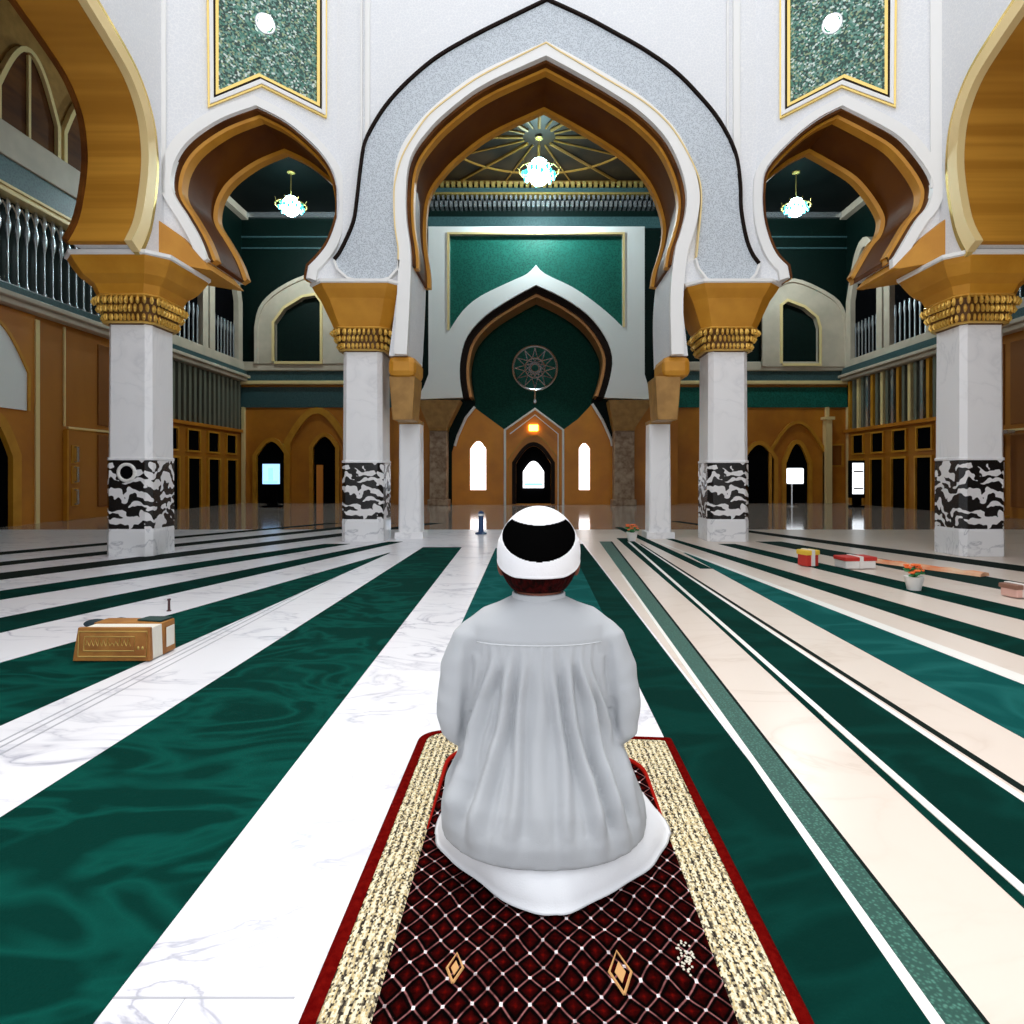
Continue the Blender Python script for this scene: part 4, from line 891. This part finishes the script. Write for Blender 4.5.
def dense(o):
    out = []
    for (x0, y0), (x1, y1) in zip(o[:-1], o[1:]):
        n = max(1, int(math.hypot(x1-x0, y1-y0)/.05)) if len(o) < 40 else 1
        for k in range(n): out.append((x0+(x1-x0)*k/n, y0+(y1-y0)*k/n))
    out.append(o[-1]); return out
def same(a, c):
    """resample both outlines piece by piece so that they have equally many points"""
    A, B_ = [], []
    for i in range(len(a)-1):
        n = max(1, int(math.hypot(a[i+1][0]-a[i][0], a[i+1][1]-a[i][1])/.05))
        for k in range(n):
            s = k/n; A.append((a[i][0]+(a[i+1][0]-a[i][0])*s, a[i][1]+(a[i+1][1]-a[i][1])*s)); B_.append((c[i][0]+(c[i+1][0]-c[i][0])*s, c[i][1]+(c[i+1][1]-c[i][1])*s))
    return A+[a[-1]], B_+[c[-1]]
A, Bq = same(o1, o2); obj('red_edge', ribbon(A, Bq, [(0,.001),(.05,.014),(.5,.020),(1,.015)]), M['rugred'], t, smooth='all', fix=False)
A, Bq = same(o2, o3); obj('woven_border', ribbon(A, Bq, [(0,.014),(.1,.0175),(.35,.0185),(.5,.017),(.65,.0185),(.92,.0175),(1,.012)]), rug_border(), t, smooth='all', fix=False)
b = MB(); b.prism(o3, lambda x, y: (x, y, .008), (0,0,.0055)); obj('patterned_field', b, rug_field(), t)
A, Bq = same(o3, o3); i0 = [p for p in A if p[1] > 1.66]; b = MB(); n_ = len(i0); b.tube([(x,y,.0145) for x, y in i0], [.0025+.0065*min(1,min(i,n_-1-i)/9) for i in range(n_)], 8); obj('inner_cord', b, M['cordred'], t, smooth='all')
# small woven medallions of the field
for cx, cy, w, h in ((.179,1.19,.022,.052),(-.150,1.20,.016,.036)):
    b = MB()
    for s, z in ((1,.0008),):
        l = [(cx,cy-h),(cx+w,cy),(cx,cy+h),(cx-w,cy),(cx,cy-h)]
        b.tube([(x,y,.0145) for x, y in l], .0028, 5)
    b.loft([[(cx+q[0]*w*.5, cy+q[1]*h*.5, z) for q in ((0,-1),(1,0),(0,1),(-1,0))] for z in (.013,.0150)])
    obj('diamond_medallion', b, mat('rug_ivory', (.55,.30,.12), .9, spec=.1), t)

b = MB(); rr2 = random.Random(9)
for k in range(46):
    a = rr2.random()*2*PI; q = rr2.random()**.6; b.ell((.322+.020*q*math.cos(a), 1.225+.045*q*math.sin(a), .0138), (.0028,.0034,.0010), 6, 4)
obj('pale_rosette', b, mat('rug_silver', (.60,.56,.46), .9, spec=.1), t, smooth='all')
# ---------------------------------------------------------------- seated man
PX = .024
def remesh(mb, vox, name, sm=6, fac=.5):
    me = bpy.data.meshes.new(name); me.from_pydata([Vector(v) for v in mb.v], [], mb.f)
    bm = bmesh.new(); bm.from_mesh(me); bmesh.ops.recalc_face_normals(bm, faces=bm.faces); bm.to_mesh(me); bm.free()
    o = bpy.data.objects.new(name, me); COL.objects.link(o)
    r = o.modifiers.new('r', 'REMESH'); r.mode = 'VOXEL'; r.voxel_size = vox
    s = o.modifiers.new('s', 'SMOOTH'); s.iterations = sm; s.factor = fac
    dg = bpy.context.evaluated_depsgraph_get(); dg.update()
    new = bpy.data.meshes.new_from_object(o.evaluated_get(dg)); bpy.data.objects.remove(o); new.name = name; new.materials.clear(); return new
def link_mesh(name, me, mats, parent):
    off = BASE[parent.name]
    for v in me.vertices: v.co -= off
    for q in mats: me.materials.append(q)
    me.shade_smooth(); o = bpy.data.objects.new(name, me); COL.objects.link(o); o.parent = parent; BASE[o.name] = off; return o
def el(z, cx, cy, a, bb, n=40, p=2.3, front=None):
    s = []
    for k in range(n):
        t_ = 2*PI*k/n; c_, s_ = math.cos(t_), math.sin(t_)
        x = a*math.copysign(abs(c_)**(2/p), c_); y = math.copysign(abs(s_)**(2/p), s_)
        y *= (front if (front and y > 0) else bb); s.append((cx+x, cy+y, z))
    return s
man = thing('person', 'person in a long white robe and black and white cap kneeling on the prayer rug', 'person', (PX,1.65,0))
skin = mat('skin', (.15,.045,.025), .55, spec=.25)
b = MB()
H = Vector((PX,1.675,.79))
b.ell(H, (.086,.104,.118), 28, 18); b.ell(H+Vector((0,.035,-.055)), (.064,.075,.075), 20, 12)             # skull and jaw
b.ell(H+Vector((0,.108,-.02)), (.014,.024,.026), 12, 8); b.tube([H+Vector((0,.095,.03)), H+Vector((0,.118,-.015))], [.008,.013], 8)   # nose
b.ell(H+Vector((0,.098,-.066)), (.026,.012,.009), 12, 8); b.ell(H+Vector((0,.096,-.083)), (.022,.012,.010), 12, 8)
b.ell(H+Vector((0,.088,-.112)), (.024,.022,.02), 12, 8)
for s in (-1,1): b.ell(H+Vector((s*.103,-.006,-.036)), (.013,.024,.036), 14, 10); b.ell(H+Vector((s*.032,.094,.032)), (.022,.012,.008), 10, 6)
b.tube([(PX,1.645,.52),(PX,1.655,.66),(PX,1.67,.74)], [.075,.062,.060], 20)
b.loft([el(z, PX, cy, a, d) for z, cy, a, d in ((.08,1.60,.15,.11),(.16,1.60,.165,.12),(.30,1.62,.14,.095),(.45,1.64,.145,.085),(.55,1.645,.15,.07),(.61,1.65,.10,.05),(.66,1.65,.055,.045))])
for s in (-1,1):
    sh = Vector((PX+s*.178,1.668,.545)); elb = Vector((PX+s*.222,1.64,.335)); wr = Vector((PX+s*.150,1.845,.245))
    b.tube([sh, (sh+elb)/2, elb], [.031,.029,.026], 14); b.tube([elb, (elb+wr)/2, wr], [.028,.027,.022], 14); b.ell(sh, (.032,.034,.030), 14, 10); b.ell(elb, (.028,.028,.028), 12, 8)
    pm = wr+Vector((-s*.012,.055,-.012)); b.ell(pm, (.038,.048,.016), 14, 10)
    for k, (dx, L_) in enumerate(((-.028,.062),(-.010,.075),(.009,.070),(.026,.055))):
        k0 = pm+Vector((dx,.035,0)); k1 = k0+Vector((dx*.2,L_*.45,.004)); k2 = k1+Vector((dx*.1,L_*.3,-.010)); k3 = k2+Vector((0,L_*.2,-.014)); b.tube([k0,k1,k2,k3], [.010,.0095,.009,.007], 8)
    th0 = pm+Vector((-s*.022,-.025,0)); b.tube([th0, th0+Vector((-s*.026,.022,-.002)), th0+Vector((-s*.034,.048,-.008)), th0+Vector((-s*.036,.062,-.014))], [.013,.011,.010,.008], 8)
    hip = Vector((PX+s*.09,1.60,.18)); kn = Vector((PX+s*.15,2.05,.115)); an = Vector((PX+s*.11,1.56,.055)); toe = Vector((PX+s*.09,1.42,.045))
    b.tube([hip,(hip+kn)/2,kn], [.085,.075,.058], 16); b.ell(kn, (.058,.058,.06), 12, 8); b.tube([kn+Vector((0,0,-.035)),(kn+an)/2+Vector((0,0,-.01)),an], [.052,.05,.036], 14); b.tube([an,toe], [.036,.026], 12)
body = link_mesh('body', remesh(b, .0065, 'body', 3), [skin], man)
eye = mat('eye_white', (.8,.8,.78), .2); dark = mat('pupil', (.02,.01,.008), .2)
for s in (-1,1):
    b = MB(); b.ell(H+Vector((s*.032,.088,.010)), (.013,.012,.009), 14, 10); e_ = obj('eye', b, eye, body, smooth='all')
    b = MB(); b.ell(H+Vector((s*.032,.0985,.009)), (.005,.003,.005), 10, 6); obj('pupil', b, dark, e_, smooth='all')
# hair below the cap
b = MB(); b.ell(H+Vector((0,-.006,-.008)), (.1045,.110,.122), 72, 48)
hm = MB(); keep = []
for f in b.f:
    c = sum((Vector(b.v[i]) for i in f), Vector())/len(f)-H
    if c.y < .03-abs(c.z)*.1 and c.z > -.100+.3*max(0, c.y+.02): keep.append(f)
hm.v = b.v; hm.f = keep; hm.m = [0]*len(keep)
hair = obj('hair', hm, mat('dark_auburn_hair', (.004,.0008,.0006), .9, spec=.05, col2=(.035,.0015,.0012), scale=90, bump=.6, stretch=(1,1,.2)), body, smooth='all')
q = hair.modifiers.new('thickness', 'SOLIDIFY'); q.thickness = .007; q.offset = 1
# robe: one cloth surface with shoulders, sleeves and a lap over the thighs
b = MB()
b.loft([el(z, cx, cy, a, d, front=fr) for z, cx, cy, a, d, fr in (
    (.095,PX+.012,1.62,.272,.258,.34),(.14,PX+.010,1.62,.270,.252,.33),(.20,PX+.006,1.62,.252,.225,.28),(.27,PX+.002,1.63,.222,.185,.20),(.34,PX,1.64,.196,.150,.14),
    (.42,PX,1.65,.186,.128,.115),(.50,PX,1.655,.190,.116,.11),(.56,PX,1.66,.196,.106,.10),(.598,PX,1.66,.185,.092,.09),(.626,PX,1.66,.148,.078,.075),(.648,PX,1.66,.105,.070,.068),(.664,PX,1.66,.072,.064,.062))])
for s in (-1,1):
    sh = Vector((PX+s*.180,1.655,.556)); m1 = Vector((PX+s*.212,1.645,.47)); m2 = Vector((PX+s*.222,1.63,.39)); elb = Vector((PX+s*.212,1.62,.325)); fm = Vector((PX+s*.185,1.73,.285)); wr = Vector((PX+s*.152,1.835,.25))
    b.ell(sh+Vector((0,0,-.008)), (.056,.060,.052), 20, 14); b.tube([(PX+s*.07,1.66,.60),(PX+s*.13,1.66,.582),sh+Vector((s*.004,0,-.006))], [.058,.056,.052], 18); b.tube([sh,m1,m2,elb], [.056,.058,.056,.050], 22); b.tube([(PX+s*.15,1.65,.52),(PX+s*.165,1.65,.42),(PX+s*.17,1.65,.33)], [.07,.075,.07], 16); b.ell(elb, (.050,.050,.048), 18, 12); b.tube([elb,fm,wr], [.050,.050,.046], 20)
    b.tube([(PX+s*.10,1.66,.20),(PX+s*.14,1.9,.18),(PX+s*.15,2.06,.125)], [.11,.10,.085], 18); b.ell((PX+s*.15,2.06,.125), (.085,.085,.085), 16, 10)
me = remesh(b, .0062, 'kurta', 8, .5)
def sstep(a, c, x): t_ = max(0, min(1, (x-a)/(c-a))); return t_*t_*(3-2*t_)
folds = [(-.86,.30,.014,.10),(-.55,.16,.016,.10),(-.27,-.02,.010,.085),(.0,.05,.006,.12),(.26,-.05,.010,.085),(.50,.16,.017,.09),(.74,.22,.016,.085),(.93,.2,.010,.07)]
for v, n in zip(me.vertices, [x.vector.copy() for x in me.vertex_normals]):
    p = v.co; x = p.x-PX; z = p.z; d = 0
    back = sstep(1.74, 1.60, p.y)
    if abs(x) < .30 and z < .60:
        w = .19+.08*sstep(.38,.12,z); u = x/w; low = sstep(.565,.44,z)
        for u0, lean, amp, wd in folds:
            uc_ = u0*(.72+.28*sstep(.56,.30,z)); wob = .03*math.sin(z*17+u0*9)
            k = (u-uc_-wob)/wd; d += 1.3*(amp*math.exp(-k*k*2.2)-amp*.55*math.exp(-((abs(k)-1.15)**2)*5))*low*back*(1-.35*sstep(.25,.12,z))
        d += .0022*math.sin(u*46)*sstep(.565,.55,z)*sstep(.47,.54,z)*back*(1 if abs(x) < .15 else 0)      # gathers under the yoke
        for zc, sgn, amp in ((.235,1,.009),(.185,1,.010),(.15,-1,.008),(.30,-1,.007)):                       # drag folds over the hips
            zz = zc-.10*(1-abs(u))**2*.7+.05*u*sgn; k = (z-zz)/.026; d += amp*.55*math.exp(-k*k)*sstep(.25,.75,abs(u))*back
    if abs(x) > .17 and z > .24:                                                                              # sleeves
        k = math.sin((z*1.0-abs(x)*.55)*95+2*noise.noise(Vector((x*9,p.y*9,z*4)))*3); d += .0007*k*sstep(.56,.46,z)
        k = math.sin((math.atan2(p.y-1.65, abs(x)-.20))*4+z*14); d += .0025*k*sstep(.56,.50,z)
    if z > .556: d += .0038*sstep(.556,.564,z)*sstep(.70,.62,z)*sstep(.20,.15,abs(x))
    d += .0035*noise.noise(Vector((p.x*11,p.y*11,p.z*7)))
    # crease between sleeve and back
    k = (abs(x)-.186-.012*sstep(.5,.3,z))/.011; d -= .017*math.exp(-k*k)*sstep(.575,.50,z)*sstep(.24,.32,z)*back
    d *= sstep(.6,.2,-n.z)*(.25+.75*sstep(.105,.19,z))
    if z < .16: n = Vector((n.x,n.y,0))
    v.co = p+n*d
cloth = mat('grey_white_cloth', (.43,.445,.465), .9, spec=.1, bump=.1, bscale=400)
kurta = link_mesh('kurta', me, [cloth], man)
collar = MB(); collar.loft([[ (PX+rx*math.cos(2*PI*k/40), 1.66+ry*math.sin(2*PI*k/40), z) for k in range(40)] for rx, ry, z in ((.076,.070,.650),(.073,.067,.676),(.068,.062,.679),(.068,.062,.652))], caps=False)
obj('collar', collar, cloth, kurta, smooth='all')
b = MB(); seam = []
dg = bpy.context.evaluated_depsgraph_get(); dg.update()
for k in range(31):
    x = PX-.165+.33*k/30; ok, hit, nn, _ = kurta.ray_cast(Vector((x,1.0,.558))-BASE['person'], Vector((0,1,0)))
    if ok: seam.append(Vector(hit)+BASE['person']+Vector((0,-.0005,0)))
b.tube(seam, .0016, 6); obj('yoke_seam', b, mat('seam_white', (.64,.66,.68), .8), kurta, smooth='all')
# white under-robe spreading on the rug
secs = []
for z, cx, cy, a, d, fr in ((.150,.040,1.62,.245,.190,.34),(.11,.042,1.62,.265,.215,.36),(.08,.050,1.625,.290,.262,.38),(.04,.056,1.63,.308,.278,.40),(.0235,.060,1.64,.318,.294,.42),(.0205,.060,1.64,.324,.298,.42)):
    ring_ = []
    for k in range(96):
        t_ = 2*PI*k/96; c_, s_ = math.cos(t_), math.sin(t_); f_ = 1+ (.012*math.sin(t_*9+1)+.008*math.sin(t_*17))*(1-z/.15)
        pw = 1.48 if s_ < 0 else .92; lo_ = 1-z/.15; pw = 1+(pw-1)*lo_; x = a*math.copysign(abs(c_)**pw, c_)*f_; y = math.copysign(abs(s_)**pw, s_)*(fr if s_ > 0 else d)*f_
        if s_ < 0: y -= .022*math.exp(-((x+.07)/.09)**2)*lo_; 
        ring_.append((cx+x, cy+y, z))
    secs.append(ring_)
b = MB(); b.loft(secs); obj('under_robe', b, mat('white_cloth', (.80,.81,.84), .85, spec=.15, bump=.1, bscale=300), man, smooth='all')
# round cap
CC = H+Vector((0,-.004,-.004)); CR = (.110,.128,.124)
top, band_, blk = [], [], []
full = MB(); full.ell(CC, CR, 260, 180)
for f in full.f:
    c = sum((Vector(full.v[i]) for i in f), Vector())/len(f)-CC
    rim = -.052+.55*max(0, c.y+.10)*.5
    if c.z < rim: continue
    e_ = (c.x/.097)**2+((c.z-.050)/.060)**2
    if c.y < 0 and e_ < 1 and c.z < .080+2.2*c.x*c.x: blk.append(f)
    elif c.z < .035+.2*max(0, c.y): band_.append(f)
    else: top.append(f)
cap_w = mat('white_cap_cloth', (.86,.86,.88), .8, spec=.15, bump=.2, bscale=260); cap_k = mat('black_cap_cloth', (.0015,.0015,.0015), 1, spec=0)
def capobj(name, fs, m, par, th=.004):
    b = MB(); b.v = full.v; b.f = fs; b.m = [0]*len(fs); o = obj(name, b, m, par, smooth='all', fix=False)
    bm = bmesh.new(); bm.from_mesh(o.data); bmesh.ops.delete(bm, geom=[v for v in bm.verts if not v.link_faces], context='VERTS'); bm.to_mesh(o.data); bm.free()
    q = o.modifiers.new('thickness', 'SOLIDIFY'); q.thickness = th; q.offset = 1; return o
cb = capobj('cap_band', band_, cap_w, man, .006); capobj('cap_crown', top, cap_w, cb, .004); capobj('black_panel', blk, cap_k, cb, .003)
b = MB(); b.tube([CC+Vector((CR[0]*1.02*s_*math.cos(a), CR[1]*1.02*s_*math.sin(a), zz)) for a in [2*PI*k/60 for k in range(61)] for zz in [(-.050+.275*max(0, CR[1]*math.sin(a)+.10))] for s_ in [math.sqrt(max(.05, 1-(zz/CR[2])**2))]], .006, 8); obj('rolled_rim', b, cap_w, cb, smooth='all')

# ---------------------------------------------------------------- thick book on the left and the bits near it
t = thing('book', 'thick gold-brown book with worn ornamental cover standing on the green carpet strip at the left', 'book', (-2.235,3.32,.004))
lea = mat('gold_brown_leather', (.42,.18,.03), .5, .1, col2=(.28,.10,.015), scale=9, bump=.2); pg = mat('page_white', (.85,.82,.72), .8, col2=(.70,.66,.56), scale=120, stretch=(1,30,.1))
def wedge(x0, x1, y0, y1, z0, z1, tx=.012, ty=.012):
    return MB().loft([[(x0,y0,z0),(x1,y0,z0),(x1,y1,z0),(x0,y1,z0)],[(x0+tx,y0+ty,z1),(x1-tx*.3,y0+ty,z1),(x1-tx*.3,y1,z1),(x0+tx,y1,z1)]])
cv = obj('front_cover', wedge(-2.445,-2.03,3.205,3.235,.005,.182,.022,.010), lea, t, bevel=.004)
obj('page_block', wedge(-2.425,-2.034,3.235,3.325,.006,.176,.02,0), pg, t, bevel=.002)
bc = obj('back_cover', wedge(-2.44,-2.03,3.325,3.44,.005,.182,.022,0), lea, t, bevel=.006)
b = MB(); b.box(-2.031,-2.026,3.35,3.42,.04,.15); obj('pale_label', b, pg, bc, bevel=.001)
b = MB()
def fr_y(z): return 3.205+.010*(z-.005)/.177-.001
def rectl(x0,x1,z0,z1,r): b.tube([(x,fr_y(z),z) for x,z in ((x0,z0),(x1,z0),(x1,z1),(x0,z1),(x0,z0))], r, 6)
rectl(-2.415,-2.05,.03,.162,.004); rectl(-2.385,-2.115,.06,.135,.003)
rr_ = random.Random(5); x = -2.375
while x < -2.14:                                        # worn illegible line of ornament-script
    h = .012+.022*rr_.random(); b.tube([(x,fr_y(.09),.09),(x+.006,fr_y(.1),.09+h),(x+.014,fr_y(.1),.095),(x+.02,fr_y(.08),.085)], .0022, 5); x += .022
for x in (-2.095,-2.072): b.ell((x,fr_y(.08),.075),(.007,.004,.010),8,6)
obj('cover_ornament', b, mat('worn_gilt', (.62,.42,.12), .4, .5), cv, smooth=True)
b = MB(); b.loft([[(-2.20,3.36,.183),(-2.05,3.33,.183),(-2.04,3.43,.183),(-2.18,3.44,.183)],[(-2.20,3.36,.193),(-2.05,3.33,.193),(-2.04,3.43,.193),(-2.18,3.44,.193)]]); tag(obj('cloth_pouch', b, mat('dark_green_felt', (.01,.04,.035), .8), bevel=.003), 'small dark green pouch lying on top of the thick book', 'pouch')
x, y = floor_pt(96,628); b = MB(); b.ell((x,y,.03), (.075,.05,.028), 16, 10); b.tube([(x+.04,y,.03),(x+.13,y+.05,.045),(x+.2,y+.12,.02)], [.02,.014,.006], 8)
tag(obj('dark_pouch', b, mat('navy_cloth', (.008,.025,.035), .7), smooth='all'), 'small blackish pouch on the floor just behind the left end of the thick book', 'pouch')
x, y = floor_pt(169,611); b = MB(); b.lathe([(.016,0),(.016,.005),(.009,.01),(.008,.075),(.013,.08),(.012,.09)], (x,y,.0), 10)
tag(obj('wooden_peg', b, mat('dark_peg', (.08,.03,.03), .5), smooth=True), 'tiny dark peg standing on the white marble behind the thick book', 'peg')
for px, py, lab in ((141,621,'left one of two tiny ochre crumbs on the marble behind the thick book'),(155,619,'right one of two tiny ochre crumbs on the marble behind the thick book')):
    x, y = floor_pt(px, py); b = MB(); b.ell((x,y,.007), (.022,.016,.008), 8, 6); tag(obj('crumb', b, M['goldwall'], smooth='all'), lab, 'crumb')

names = {}
for o in list(sc.objects):
    if o.parent is None and 'category' in o and 'group' not in o: names.setdefault(o.name.split('.')[0], []).append(o)
for k, l in names.items():
    if len(l) > 1:
        for o in l: o['group'] = k.replace('_', ' ')+'s around the prayer hall'
